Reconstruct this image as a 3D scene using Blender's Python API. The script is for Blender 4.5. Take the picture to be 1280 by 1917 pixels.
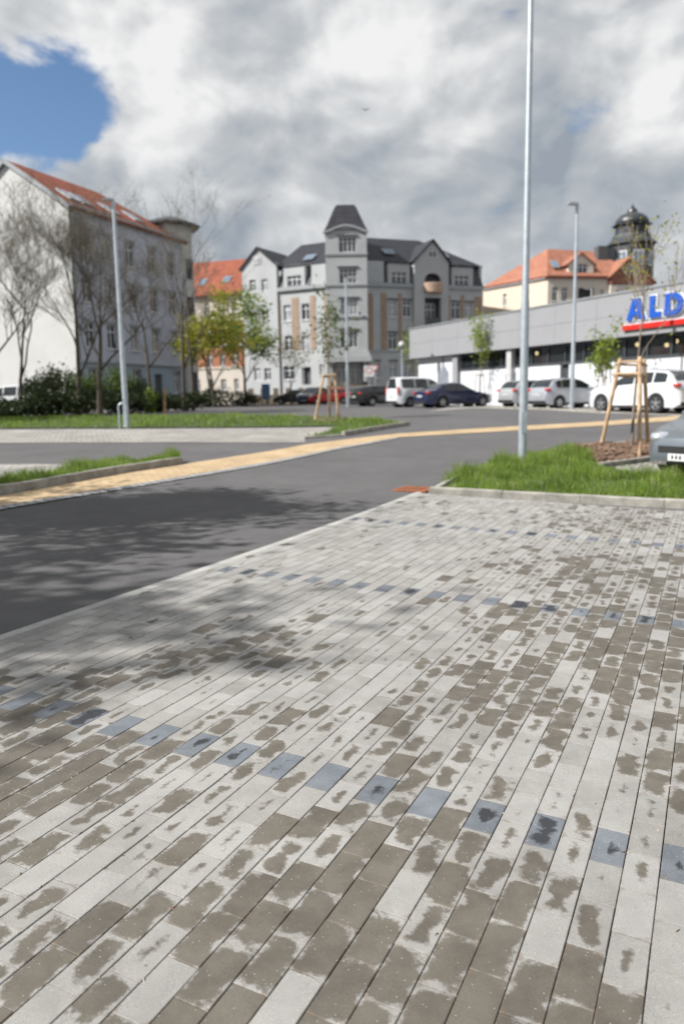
import bpy, bmesh, math, random
import numpy as np
from mathutils import Vector, Matrix, noise

for o in list(bpy.data.objects):
    bpy.data.objects.remove(o, do_unlink=True)
S = bpy.context.scene
COL = S.collection
rnd = random.Random(7)

# ------------------------------------------------------------------ camera
FPX, PITCH, TH, H = 1405.0, 0.1522, 0.018, 1.45      # focal length in photo pixels, pitch, roll, eye height
RT = Matrix.Rotation(TH, 4, 'Y')
cam_d = bpy.data.cameras.new('camera')
cam = bpy.data.objects.new('camera', cam_d)
COL.objects.link(cam)
cam_d.sensor_fit = 'VERTICAL'
cam_d.sensor_height = 36.0
cam_d.lens = FPX / 1917.0 * 36.0
cam_d.clip_start = 0.05
cam_d.clip_end = 3000
cam.matrix_world = Matrix.Translation((0, 0, H)) @ RT @ Matrix.Rotation(math.pi / 2 - PITCH, 4, 'X')
cam_d.dof.use_dof = True
cam_d.dof.focus_distance = 2.7
cam_d.dof.aperture_fstop = 2.2
S.camera = cam

# ------------------------------------------------------------------ light
SUN_H = Vector((-0.95, -0.31)).normalized()          # horizontal direction towards the sun
SUN_EL = math.radians(42)
SUNV = Vector((SUN_H.x * math.cos(SUN_EL), SUN_H.y * math.cos(SUN_EL), math.sin(SUN_EL)))
sd = bpy.data.lights.new('sun', 'SUN')
sd.energy = 5.0
sd.angle = math.radians(0.53)
sd.color = (1.0, 0.975, 0.94)
sun = bpy.data.objects.new('sun', sd)
COL.objects.link(sun)
sun.rotation_euler = (-SUNV).to_track_quat('-Z', 'Y').to_euler()

S.view_settings.view_transform = 'Standard'
S.view_settings.look = 'None'
S.view_settings.gamma = 1
S.view_settings.use_curve_mapping = False
S.view_settings.exposure = 0.56


def px_dir(px, py):
    v = Vector((px - 640, -(py - 958.5), 0))
    d = Vector((v.x, FPX * math.cos(PITCH) + v.y * math.sin(PITCH), -FPX * math.sin(PITCH) + v.y * math.cos(PITCH)))
    return (RT.to_3x3() @ d)


# ------------------------------------------------------------------ sky with broken cloud
W = bpy.data.worlds.new('World')
S.world = W
W.use_nodes = True
nt = W.node_tree
N = nt.nodes
LK = nt.links
N.clear()


def nd(t, **kw):
    n = N.new(t)
    for k, v in kw.items():
        setattr(n, k, v)
    return n


def mth(op, a, b=None, c=None, clamp=False):
    n = nd('ShaderNodeMath', operation=op, use_clamp=clamp)
    for i, x in enumerate((a, b, c)):
        if x is None:
            continue
        if isinstance(x, (int, float)):
            n.inputs[i].default_value = x
        else:
            LK.new(x, n.inputs[i])
    return n.outputs[0]


def mrange(v, a, b, c=0.0, d=1.0, smooth=True):
    n = nd('ShaderNodeMapRange', interpolation_type='SMOOTHSTEP' if smooth else 'LINEAR')
    LK.new(v, n.inputs[0])
    for i, x in enumerate((a, b, c, d)):
        n.inputs[i + 1].default_value = x
    return n.outputs[0]


tc = nd('ShaderNodeTexCoord')
sep = nd('ShaderNodeSeparateXYZ')
LK.new(tc.outputs['Generated'], sep.inputs[0])
com = nd('ShaderNodeCombineXYZ')
LK.new(sep.outputs[0], com.inputs[0])
LK.new(sep.outputs[1], com.inputs[1])
LK.new(mth('MULTIPLY', sep.outputs[2], 1.5), com.inputs[2])


def wnoise(scale, detail, rough, dist=0.0, off=(0, 0, 0)):
    mp = nd('ShaderNodeMapping')
    mp.inputs['Location'].default_value = off
    LK.new(com.outputs[0], mp.inputs[0])
    n = nd('ShaderNodeTexNoise')
    n.inputs['Scale'].default_value = scale
    n.inputs['Detail'].default_value = detail
    n.inputs['Roughness'].default_value = rough
    n.inputs['Distortion'].default_value = dist
    LK.new(mp.outputs[0], n.inputs[0])
    return n.outputs[0]


cover = wnoise(4.6, 9, 0.58, 0.2, (3.1, 1.7, 0.4))
shade = wnoise(5.0, 5, 0.5, 0.2, (7.7, 2.2, 1.3))
billow = wnoise(8.0, 8, 0.47, 0.25, (1.2, 5.2, 0.1))
billow_sunward = wnoise(8.0, 8, 0.47, 0.25, (1.2 - 0.012, 5.2, 0.1 + 0.02))
hole_dir = px_dir(42, 172).normalized()
dp = nd('ShaderNodeVectorMath', operation='DOT_PRODUCT')
LK.new(tc.outputs['Generated'], dp.inputs[0])
dp.inputs[1].default_value = hole_dir
hole = mrange(dp.outputs['Value'], math.cos(math.radians(7.0)), math.cos(math.radians(0.4)), 0, 0.50)
cap = nd('ShaderNodeVectorMath', operation='DOT_PRODUCT')
LK.new(tc.outputs['Generated'], cap.inputs[0])
cap.inputs[1].default_value = px_dir(40, -70).normalized()
hole = mth('SUBTRACT', hole, mrange(cap.outputs['Value'], math.cos(math.radians(7.0)), 1.0, 0, 0.3))
dens = mth('SUBTRACT', mth('ADD', mth('ADD', mth('MULTIPLY', mth('SUBTRACT', cover, 0.5), 1.35), mth('MULTIPLY', mth('SUBTRACT', billow, 0.5), 1.0)), 0.76), hole)
mask = mrange(dens, 0.36, 0.54)
lum = mth('ADD', mth('MULTIPLY', mth('SUBTRACT', shade, 0.5), 1.0), mth('ADD', mth('MULTIPLY', mth('SUBTRACT', billow, 0.5), 0.5), mth('MULTIPLY', mth('SUBTRACT', billow, billow_sunward), 1.5)))
# the bright and the heavy masses of the cloud
for (cx_, cy_, rad_, amp_) in ((250, 110, 7, .16), (720, 120, 6, .20), (330, 290, 6, .20), (560, 240, 5, .14), (1170, 120, 5, .20), (1245, 235, 4, .22), (60, 20, 5, .15), (560, 430, 5, .16),
                               (470, 160, 6, -.08), (440, 395, 7, -.14), (900, 290, 9, -.10), (1080, 400, 9, -.14), (700, 400, 7, -.08)):
    dq = nd('ShaderNodeVectorMath', operation='DOT_PRODUCT')
    LK.new(tc.outputs['Generated'], dq.inputs[0])
    dq.inputs[1].default_value = px_dir(cx_, cy_).normalized()
    lum = mth('ADD', lum, mrange(dq.outputs['Value'], math.cos(math.radians(rad_)), 1.0, 0, amp_))
ramp = nd('ShaderNodeValToRGB')
LK.new(mth('ADD', lum, 0.5), ramp.inputs[0])
cr = ramp.color_ramp
cr.elements[0].position = 0.08
cr.elements[0].color = (0.44, 0.50, 0.575, 1)
cr.elements[1].position = 0.86
cr.elements[1].color = (1.2, 1.2, 1.2, 1)
e = cr.elements.new(0.48)
e.color = (0.73, 0.765, 0.80, 1)
sky = nd('ShaderNodeTexSky', sky_type='NISHITA')
sky.sun_disc = False
sky.sun_elevation = SUN_EL
sky.sun_rotation = math.atan2(SUN_H.x, SUN_H.y)
sky.air_density = 1.0
sky.dust_density = 0.1
sky.ozone_density = 4.0
bsky = nd('ShaderNodeBackground')
LK.new(sky.outputs[0], bsky.inputs[0])
bsky.inputs[1].default_value = 0.085
bcl = nd('ShaderNodeBackground')
LK.new(ramp.outputs[0], bcl.inputs[0])
bcl.inputs[1].default_value = 0.50
mx = nd('ShaderNodeMixShader')
LK.new(mask, mx.inputs[0])
LK.new(bsky.outputs[0], mx.inputs[1])
LK.new(bcl.outputs[0], mx.inputs[2])
wo = nd('ShaderNodeOutputWorld')
LK.new(mx.outputs[0], wo.inputs[0])

# ------------------------------------------------------------------ the lie of the land
_ys = np.linspace(-60, 700, 3041)
_zs = np.interp(_ys, [-60, 8, 14, 22, 32, 45, 60, 700], [0, 0, .14, .40, .66, .73, .80, .80])
_zs = np.convolve(np.pad(_zs, 10, 'edge'), np.ones(21) / 21, 'valid')
_kt = TH * np.interp(_ys, [10, 32], [1, 0.0])
_kt = np.convolve(np.pad(_kt, 10, 'edge'), np.ones(21) / 21, 'valid')


def gz(x, y):
    return float(-np.interp(y, _ys, _kt) * max(-40, min(40, x)) + np.interp(y, _ys, _zs))


def gza(x, y):
    return -np.interp(y, _ys, _kt) * np.clip(x, -40, 40) + np.interp(y, _ys, _zs)


def G(px, py):
    """point of the ground seen at a photo pixel"""
    d = px_dir(px, py)
    d = d / d.y
    t = 0.3
    while t < 500 and H + d.z * t > gz(d.x * t, t):
        t *= 1.01
    a, b = t / 1.01, t
    for _ in range(30):
        m = (a + b) / 2
        if H + d.z * m < gz(d.x * m, m):
            b = m
        else:
            a = m
    return Vector((d.x * b, b, gz(d.x * b, b)))


def at(px, py, Y):
    """point at depth Y along a photo pixel's ray"""
    d = px_dir(px, py)
    d = d * (Y / d.y)
    return Vector((d.x, Y, H + d.z))


# ------------------------------------------------------------------ materials
MATS = {}


def mat(name, col, rough=0.7, metal=0.0, var=0.12, vscale=3.0, bump=0.0, bscale=40.0, col2=None, spec=0.5, coat=0.0, emit=0.0):
    if name in MATS:
        return MATS[name]
    m = bpy.data.materials.new(name)
    m.use_nodes = True
    t = m.node_tree
    b = t.nodes['Principled BSDF']
    b.inputs['Roughness'].default_value = rough
    b.inputs['Metallic'].default_value = metal
    b.inputs['Specular IOR Level'].default_value = spec
    b.inputs['Coat Weight'].default_value = coat
    b.inputs['Coat Roughness'].default_value = 0.04
    tcn = t.nodes.new('ShaderNodeNewGeometry')
    n = t.nodes.new('ShaderNodeTexNoise')
    n.inputs['Scale'].default_value = vscale
    n.inputs['Detail'].default_value = 6
    n.inputs['Roughness'].default_value = 0.6
    t.links.new(tcn.outputs['Position'], n.inputs['Vector'])
    r = t.nodes.new('ShaderNodeValToRGB')
    kd = 1.0 if emit or metal > .5 else 0.87
    c1 = [max(0, x * kd * (1 - var)) for x in col]
    c2 = [min(1, x * kd * (1 + var)) for x in (col2 or col)]
    r.color_ramp.elements[0].position = 0.3
    r.color_ramp.elements[0].color = (*c1, 1)
    r.color_ramp.elements[1].position = 0.7
    r.color_ramp.elements[1].color = (*c2, 1)
    t.links.new(n.outputs['Fac'], r.inputs[0])
    t.links.new(r.outputs[0], b.inputs['Base Color'])
    if emit:
        t.links.new(r.outputs[0], b.inputs['Emission Color'])
        b.inputs['Emission Strength'].default_value = emit
    if bump:
        n2 = t.nodes.new('ShaderNodeTexNoise')
        n2.inputs['Scale'].default_value = bscale
        n2.inputs['Detail'].default_value = 4
        t.links.new(tcn.outputs['Position'], n2.inputs['Vector'])
        bp = t.nodes.new('ShaderNodeBump')
        bp.inputs['Strength'].default_value = bump
        bp.inputs['Distance'].default_value = 0.01
        t.links.new(n2.outputs['Fac'], bp.inputs['Height'])
        t.links.new(bp.outputs[0], b.inputs['Normal'])
    MATS[name] = m
    return m


def leafmat(name, col, col2, trans=0.4):
    if name in MATS:
        return MATS[name]
    m = mat(name, col, 0.55, var=0.25, vscale=2.2, col2=col2, spec=0.3)
    t = m.node_tree
    b = t.nodes['Principled BSDF']
    ramp_ = [n for n in t.nodes if n.type == 'VALTORGB'][0]
    tr = t.nodes.new('ShaderNodeBsdfTranslucent')
    t.links.new(ramp_.outputs[0], tr.inputs[0])
    mxs = t.nodes.new('ShaderNodeMixShader')
    mxs.inputs[0].default_value = trans
    t.links.new(b.outputs[0], mxs.inputs[1])
    t.links.new(tr.outputs[0], mxs.inputs[2])
    t.links.new(mxs.outputs[0], t.nodes['Material Output'].inputs['Surface'])
    return m


def brickmat(name, c1, c2, mortar, bw, bh, rough=0.85, msize=0.012, rot=0.0, flat=True, grain=0.12):
    """small units too far off to be picked apart: courses in world or object space"""
    if name in MATS:
        return MATS[name]
    m = bpy.data.materials.new(name)
    m.use_nodes = True
    t = m.node_tree
    b = t.nodes['Principled BSDF']
    b.inputs['Roughness'].default_value = rough
    b.inputs['Specular IOR Level'].default_value = 0.3
    g = t.nodes.new('ShaderNodeNewGeometry') if flat else t.nodes.new('ShaderNodeTexCoord')
    src = g.outputs['Position'] if flat else g.outputs['Object']
    mp = t.nodes.new('ShaderNodeMapping')
    mp.inputs['Rotation'].default_value = (0, 0, rot) if flat else (math.pi / 2, 0, 0)
    t.links.new(src, mp.inputs[0])
    k = t.nodes.new('ShaderNodeTexBrick')
    k.inputs['Color1'].default_value = (*c1, 1)
    k.inputs['Color2'].default_value = (*c2, 1)
    k.inputs['Mortar'].default_value = (*mortar, 1)
    k.inputs['Scale'].default_value = 1
    k.inputs['Mortar Size'].default_value = msize
    k.inputs['Brick Width'].default_value = bw
    k.inputs['Row Height'].default_value = bh
    t.links.new(mp.outputs[0], k.inputs['Vector'])
    n = t.nodes.new('ShaderNodeTexNoise')
    n.inputs['Scale'].default_value = 1.3
    n.inputs['Detail'].default_value = 8
    n.inputs['Roughness'].default_value = 0.65
    t.links.new(src, n.inputs['Vector'])
    mr = t.nodes.new('ShaderNodeMapRange')
    mr.inputs[1].default_value = 0.3
    mr.inputs[2].default_value = 0.7
    mr.inputs[3].default_value = .87 * (1 - grain)
    mr.inputs[4].default_value = .87 * (1 + grain)
    t.links.new(n.outputs['Fac'], mr.inputs[0])
    vm = t.nodes.new('ShaderNodeVectorMath')
    vm.operation = 'SCALE'
    t.links.new(k.outputs['Color'], vm.inputs[0])
    t.links.new(mr.outputs[0], vm.inputs['Scale'])
    t.links.new(vm.outputs[0], b.inputs['Base Color'])
    MATS[name] = m
    return m


# ------------------------------------------------------------------ mesh helpers
class MB:
    def __init__(self):
        self.v, self.f, self.m = [], [], []

    def add(self, vs, fs, mi=0):
        k = len(self.v)
        self.v += [tuple(p) for p in vs]
        self.f += [tuple(i + k for i in q) for q in fs]
        self.m += [mi] * len(fs)
        return self

    def box(self, a, b, mi=0, M=None):
        (x0, y0, z0), (x1, y1, z1) = a, b
        vs = [(x0, y0, z0), (x1, y0, z0), (x1, y1, z0), (x0, y1, z0), (x0, y0, z1), (x1, y0, z1), (x1, y1, z1), (x0, y1, z1)]
        if M is not None:
            vs = [M @ Vector(p) for p in vs]
        return self.add(vs, [(3, 2, 1, 0), (4, 5, 6, 7), (0, 1, 5, 4), (1, 2, 6, 5), (2, 3, 7, 6), (3, 0, 4, 7)], mi)

    def tube(self, path, radii, n=8, mi=0, cap=True):
        path = [Vector(p) for p in path]
        if not isinstance(radii, (list, tuple)):
            radii = [radii] * len(path)
        rings = []
        up = Vector((0.13, 0.97, 0.2)).normalized()
        for i, p in enumerate(path):
            d = (path[min(i + 1, len(path) - 1)] - path[max(i - 1, 0)]).normalized()
            s = d.cross(up)
            if s.length < 0.05:
                s = d.cross(Vector((1, 0, 0)))
            s.normalize()
            t = s.cross(d)
            rings.append([p + (s * math.cos(2 * math.pi * k / n) + t * math.sin(2 * math.pi * k / n)) * radii[i] for k in range(n)])
        vs = [q for r in rings for q in r]
        fs = []
        for i in range(len(path) - 1):
            for k in range(n):
                fs.append((i * n + k, i * n + (k + 1) % n, (i + 1) * n + (k + 1) % n, (i + 1) * n + k))
        if cap:
            fs.append(tuple(range(n))[::-1])
            fs.append(tuple((len(path) - 1) * n + k for k in range(n)))
        return self.add(vs, fs, mi)

    def lathe(self, prof, n=16, c=(0, 0, 0), mi=0, rot0=0.0, axis='Z', sq=1.0, cap=True):
        vs, fs = [], []
        for r, z in prof:
            for k in range(n):
                a = rot0 + 2 * math.pi * k / n
                p = (r * math.cos(a), r * math.sin(a) * sq, z)
                if axis == 'Y':
                    p = (p[0], z, p[1])
                vs.append((c[0] + p[0], c[1] + p[1], c[2] + p[2]))
        for i in range(len(prof) - 1):
            for k in range(n):
                fs.append((i * n + k, i * n + (k + 1) % n, (i + 1) * n + (k + 1) % n, (i + 1) * n + k))
        if cap:
            fs.append(tuple(range(n))[::-1])
            fs.append(tuple((len(prof) - 1) * n + k for k in range(n)))
        return self.add(vs, fs, mi)

    def prism(self, poly, y0, y1, mi=0):
        """polygon in x,z pushed along y"""
        n = len(poly)
        vs = [(x, y0, z) for x, z in poly] + [(x, y1, z) for x, z in poly]
        fs = [tuple(range(n)), tuple(range(n, 2 * n))[::-1]] + [(i, i + n, (i + 1) % n + n, (i + 1) % n) for i in range(n)]
        return self.add(vs, fs, mi)

    def slab(self, q, t, mi=0):
        """a flat piece through the given corners, t thick along its normal (downwards)"""
        q = [Vector(p) for p in q]
        nrm = (q[1] - q[0]).cross(q[-1] - q[0]).normalized()
        n = len(q)
        vs = q + [p - nrm * t for p in q]
        fs = [tuple(range(n)), tuple(range(n, 2 * n))[::-1]] + [(i, i + n, (i + 1) % n + n, (i + 1) % n) for i in range(n)]
        return self.add(vs, fs, mi)

    def mesh(self, name, mats, smooth=False):
        me = bpy.data.meshes.new(name)
        me.from_pydata(self.v, [], self.f)
        for m in (mats if isinstance(mats, (list, tuple)) else [mats]):
            me.materials.append(m)
        if any(self.m):
            me.polygons.foreach_set('material_index', self.m)
        bm = bmesh.new()
        bm.from_mesh(me)
        bmesh.ops.recalc_face_normals(bm, faces=bm.faces)
        bm.to_mesh(me)
        bm.free()
        if smooth:
            me.shade_smooth() if smooth is True else me.set_sharp_from_angle(angle=smooth)
        me.update()
        return me

    def build(self, name, mats, parent=None, M=None, smooth=False):
        return link(name, self.mesh(name, mats, smooth), parent, M)


def link(name, me, parent=None, M=None):
    o = bpy.data.objects.new(name, me)
    COL.objects.link(o)
    if parent is not None:
        o.parent = parent
    if M is not None:
        o.matrix_local = M
    return o


def tag(o, label, cat, group=None):
    o['label'] = label
    o['category'] = cat
    if group:
        o['group'] = group
    return o


def thing(name, label, cat, loc, rz=0.0, group=None):
    o = bpy.data.objects.new(name, None)
    COL.objects.link(o)
    o.empty_display_size = 0.2
    o.location = loc
    o.rotation_euler = (0, 0, rz)
    return tag(o, label, cat, group)


def copy_tree(o, parent=None):
    c = o.copy()
    COL.objects.link(c)
    if parent is not None:
        c.parent = parent
    for ch in list(o.children):
        copy_tree(ch, c)
    return c


def patch(name, px, m, lift, cell=0.8, kind='structure', world=False, parent=None):
    """a sheet laid on the ground inside an outline of photo pixels (or world points)"""
    pts = [Vector(p) if world else G(*p) for p in px]
    bm = bmesh.new()
    vs = [bm.verts.new((p[0], p[1], 0)) for p in pts]
    bm.faces.new(vs)
    bmesh.ops.triangulate(bm, faces=bm.faces)
    x0, x1 = min(p[0] for p in pts), max(p[0] for p in pts)
    y0, y1 = min(p[1] for p in pts), max(p[1] for p in pts)
    for ax, lo, hi in ((0, x0, x1), (1, y0, y1)):
        n = max(1, int((hi - lo) / (cell if ax else cell * 3)))
        for i in range(1, n):
            c = lo + (hi - lo) * i / n
            co = Vector((c, 0, 0)) if ax == 0 else Vector((0, c, 0))
            no = Vector((1, 0, 0)) if ax == 0 else Vector((0, 1, 0))
            bmesh.ops.bisect_plane(bm, geom=bm.verts[:] + bm.edges[:] + bm.faces[:], plane_co=co, plane_no=no)
    for v in bm.verts:
        v.co.z = gz(v.co.x, v.co.y) + lift
    for f in bm.faces:
        if f.normal.z < 0:
            f.normal_flip()
    me = bpy.data.meshes.new(name)
    bm.to_mesh(me)
    bm.free()
    me.materials.append(m)
    o = link(name, me, parent)
    if kind:
        o['kind'] = kind
    return o, pts
# ------------------------------------------------------------------ ground sheets
def asphalt_mat():
    """aggregate, worn lanes and faint stains"""
    m = mat('asphalt', (0.120, 0.116, 0.117), 0.88, var=0.13, vscale=0.55, bump=0.6, bscale=140, spec=0.35)
    t = m.node_tree
    b = t.nodes['Principled BSDF']
    rp = [n for n in t.nodes if n.type == 'VALTORGB'][0]
    g = [n for n in t.nodes if n.type == 'NEW_GEOMETRY'][0]
    out = rp.outputs[0]
    for sc, lo, hi, a, c in ((230, .3, .7, .72, 1.28), (3.2, .35, .75, 1.06, .88), (14, .62, .74, 1.0, .84)):
        n = t.nodes.new('ShaderNodeTexNoise')
        n.inputs['Scale'].default_value = sc
        n.inputs['Detail'].default_value = 5
        t.links.new(g.outputs['Position'], n.inputs['Vector'])
        r = t.nodes.new('ShaderNodeMapRange')
        for i, x in enumerate((lo, hi, a, c)):
            r.inputs[i + 1].default_value = x
        t.links.new(n.outputs['Fac'], r.inputs[0])
        v = t.nodes.new('ShaderNodeVectorMath')
        v.operation = 'SCALE'
        t.links.new(out, v.inputs[0])
        t.links.new(r.outputs[0], v.inputs['Scale'])
        out = v.outputs[0]
    t.links.new(out, b.inputs['Base Color'])
    return m


M_SOIL = mat('soil', (0.075, 0.058, 0.042), 0.95, var=0.35, vscale=1.5, bump=0.6, bscale=25)
M_LAWN = mat('lawn_earth', (0.045, 0.070, 0.018), 0.95, var=0.4, vscale=2.0)
M_ASPH = asphalt_mat()
M_KERB = mat('concrete_kerb', (0.33, 0.312, 0.275), 0.9, var=0.42, vscale=4.5, bump=0.3, bscale=60)
M_BED = mat('joint_sand', (0.035, 0.030, 0.026), 0.98, var=0.4, vscale=30)
M_MULCH = mat('bark_mulch', (0.13, 0.085, 0.057), 0.95, var=0.5, vscale=9, bump=0.8, bscale=30)

YAW = 0.4571
CY_, SY_ = math.cos(YAW), math.sin(YAW)
JD = Vector((SY_, CY_))                               # along the joints of the paving
UD = Vector((CY_, -SY_))                              # across them, away from the driveway


def uv2w(u, v):
    return UD * u + JD * v


def w2uv(p):
    return p[0] * CY_ - p[1] * SY_, p[0] * SY_ + p[1] * CY_


def grid_sheet(name, xs, ys, m, lift, label, cat):
    X, Y = np.meshgrid(xs, ys)
    Z = gza(X, Y) + lift
    nv = X.size
    nx, ny = len(xs), len(ys)
    me = bpy.data.meshes.new(name)
    idx = np.arange(nv).reshape(ny, nx)
    q = np.stack([idx[:-1, :-1], idx[:-1, 1:], idx[1:, 1:], idx[1:, :-1]], -1).reshape(-1, 4)
    me.from_pydata(np.stack([X, Y, Z], -1).reshape(-1, 3).tolist(), [], q.tolist())
    me.materials.append(m)
    o = link(name, me)
    o['kind'] = 'structure'
    o['label'] = label
    return o


ys_near = np.concatenate([np.arange(-20, 60, 0.4), np.arange(60, 140, 4), np.array([180, 260, 400, 700])])
grid_sheet('ground', np.array([-400, -150, -80, -40, -20, -10, 0, 10, 20, 40, 80, 150, 400.]), ys_near, M_SOIL, -0.05,
           'bare earth under and around the car park', 'ground')
grid_sheet('driveway', np.array([-60, -40, -20, -10, 0, 10, 20, 40, 60.]), np.arange(-6, 88, 0.4), M_ASPH, 0.0,
           'dark grey asphalt driveway running through the car park', 'driveway')

M_TAN = brickmat('tan_paving', (0.49, 0.355, 0.205), (0.56, 0.42, 0.255), (0.37, 0.27, 0.17), 0.2, 0.1, rot=-math.pi / 2 + YAW, grain=0.22)
M_GPAV = brickmat('grey_paving', (0.40, 0.38, 0.35), (0.34, 0.32, 0.29), (0.18, 0.17, 0.16), 0.2, 0.1, rot=-math.pi / 2 + YAW, grain=0.3)
M_GEDGE = brickmat('grey_setts', (0.45, 0.45, 0.44), (0.34, 0.34, 0.34), (0.12, 0.12, 0.12), 0.16, 0.16, rot=-math.pi / 2 + YAW, msize=0.02, grain=0.3)

tan_up = [(-120, 950), (0, 930), (62, 919), (130, 905), (234, 886), (342, 870), (500, 846), (570, 833), (640, 824), (700, 817), (745, 812), (920, 800.8), (1100, 791), (1280, 778), (1420, 768)]
tan_lo = [(1420, 777), (1280, 787), (1100, 799), (920, 809), (745, 819), (700, 827), (640, 837), (545, 857), (488, 868), (250, 908), (0, 949), (-120, 969)]
o, _ = patch('footpath', tan_up + tan_lo, M_TAN, 0.012, 0.5)
o['label'] = 'tan brick footpath crossing the asphalt driveway'
ed_lo = [(745, 821.5), (700, 830), (640, 840.5), (545, 861), (488, 872.5), (250, 913.5), (0, 956), (-120, 977)]
o, _ = patch('sett_edging', [(745, 819), (700, 827), (640, 837), (545, 857), (488, 868), (250, 908), (0, 949), (-120, 969)] + ed_lo[::-1], M_GEDGE, 0.016, 0.5)
o['label'] = 'row of small grey setts edging the tan footpath'
o, _ = patch('far_parking_bay', [(-200, 806), (300, 803.5), (500, 802), (648, 800), (570, 822), (572, 829), (300, 829), (-200, 830)], M_GPAV, 0.012, 0.5)
o['label'] = 'light grey block paved parking bays before the far lawn'
o, _ = patch('side_parking_bay', [(-160, 871), (60, 870), (170, 870), (110, 890), (60, 903), (-160, 925)], M_GPAV, 0.012, 0.5)
o['label'] = 'light grey paved bay behind the small left grass island'
o, _ = patch('neighbour_parking_bay', [(1126, 878), (1228, 864), (1330, 848), (1600, 840), (1600, 960), (1400, 925), (1280, 903), (1164, 882)], M_GPAV, 0.012, 0.5)
o['label'] = 'light grey paved bay under the slate grey hatchback'
o, _ = patch('aisle_parking_bay', [(800, 771), (870, 765.5), (960, 762.5), (1010, 765.5), (1075, 770), (1130, 773.5), (1330, 782), (1600, 775), (1300, 752), (900, 752)], M_GPAV, 0.012, 0.8)
o['label'] = 'light paved bays along the supermarket wall'

# ------------------------------------------------------------------ block paving of the near bays, stone by stone
A = 0.0704 * H                      # row pitch
SL = 3.7546 * H / 27                # stone pitch along a row
U0, V0 = -0.0547 * H, 1.6325 * H
kc = w2uv(G(803, 926))
V_END = kc[1] - 0.02
U_EDGE = U0 - A * 36
U_RIGHT = U0 + A * 16

samples = [(60, 1880, .8), (200, 1800, .6), (400, 1880, .98), (600, 1860, .9), (800, 1880, .85), (1000, 1880, .95), (1240, 1880, .25), (1100, 1820, .9),
           (1100, 1700, .35), (900, 1700, .8), (1230, 1700, .15), (650, 1700, .85), (450, 1700, .9), (250, 1680, .45), (50, 1720, .5), (100, 1600, .62),
           (300, 1580, .2), (400, 1500, .35), (100, 1450, .9), (250, 1430, .75), (500, 1620, .62), (600, 1550, .6), (800, 1600, .7), (1000, 1600, .5),
           (800, 1400, .5), (950, 1420, .4), (1100, 1500, .1), (1150, 1440, .15), (600, 1400, .35), (480, 1340, .5), (350, 1250, .72), (500, 1210, .58),
           (100, 1300, .6), (200, 1215, .12), (80, 1225, .1), (100, 1185, .0), (300, 1140, .0), (450, 1150, .05), (550, 1010, 0), (330, 1190, .1), (650, 1290, .15), (560, 1290, .45), (420, 1290, .2), (330, 1320, .1), (700, 1200, .1), (450, 1110, .05), (650, 1060, .02), (800, 1130, .05), (850, 1000, .05),
           (1000, 1180, .6), (1050, 1300, .6), (880, 1310, .6), (1150, 1200, .85), (1250, 1200, .88), (1250, 1350, .62), (1230, 1450, .6), (1150, 1080, .68),
           (1250, 1080, .45), (1050, 1020, .3), (1150, 990, .55), (1250, 1000, .35), (900, 950, .2)]
sp = np.array([(*G(x, y)[:2], w) for x, y, w in samples])


def wet_at(x, y):
    d = (sp[:, 0] - x) ** 2 + (sp[:, 1] - y) ** 2
    w = 1 / (d / (0.02 + 0.012 * y * y) + 0.05) ** 2
    return float((w * sp[:, 2]).sum() / w.sum()) * 1.06


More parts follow.
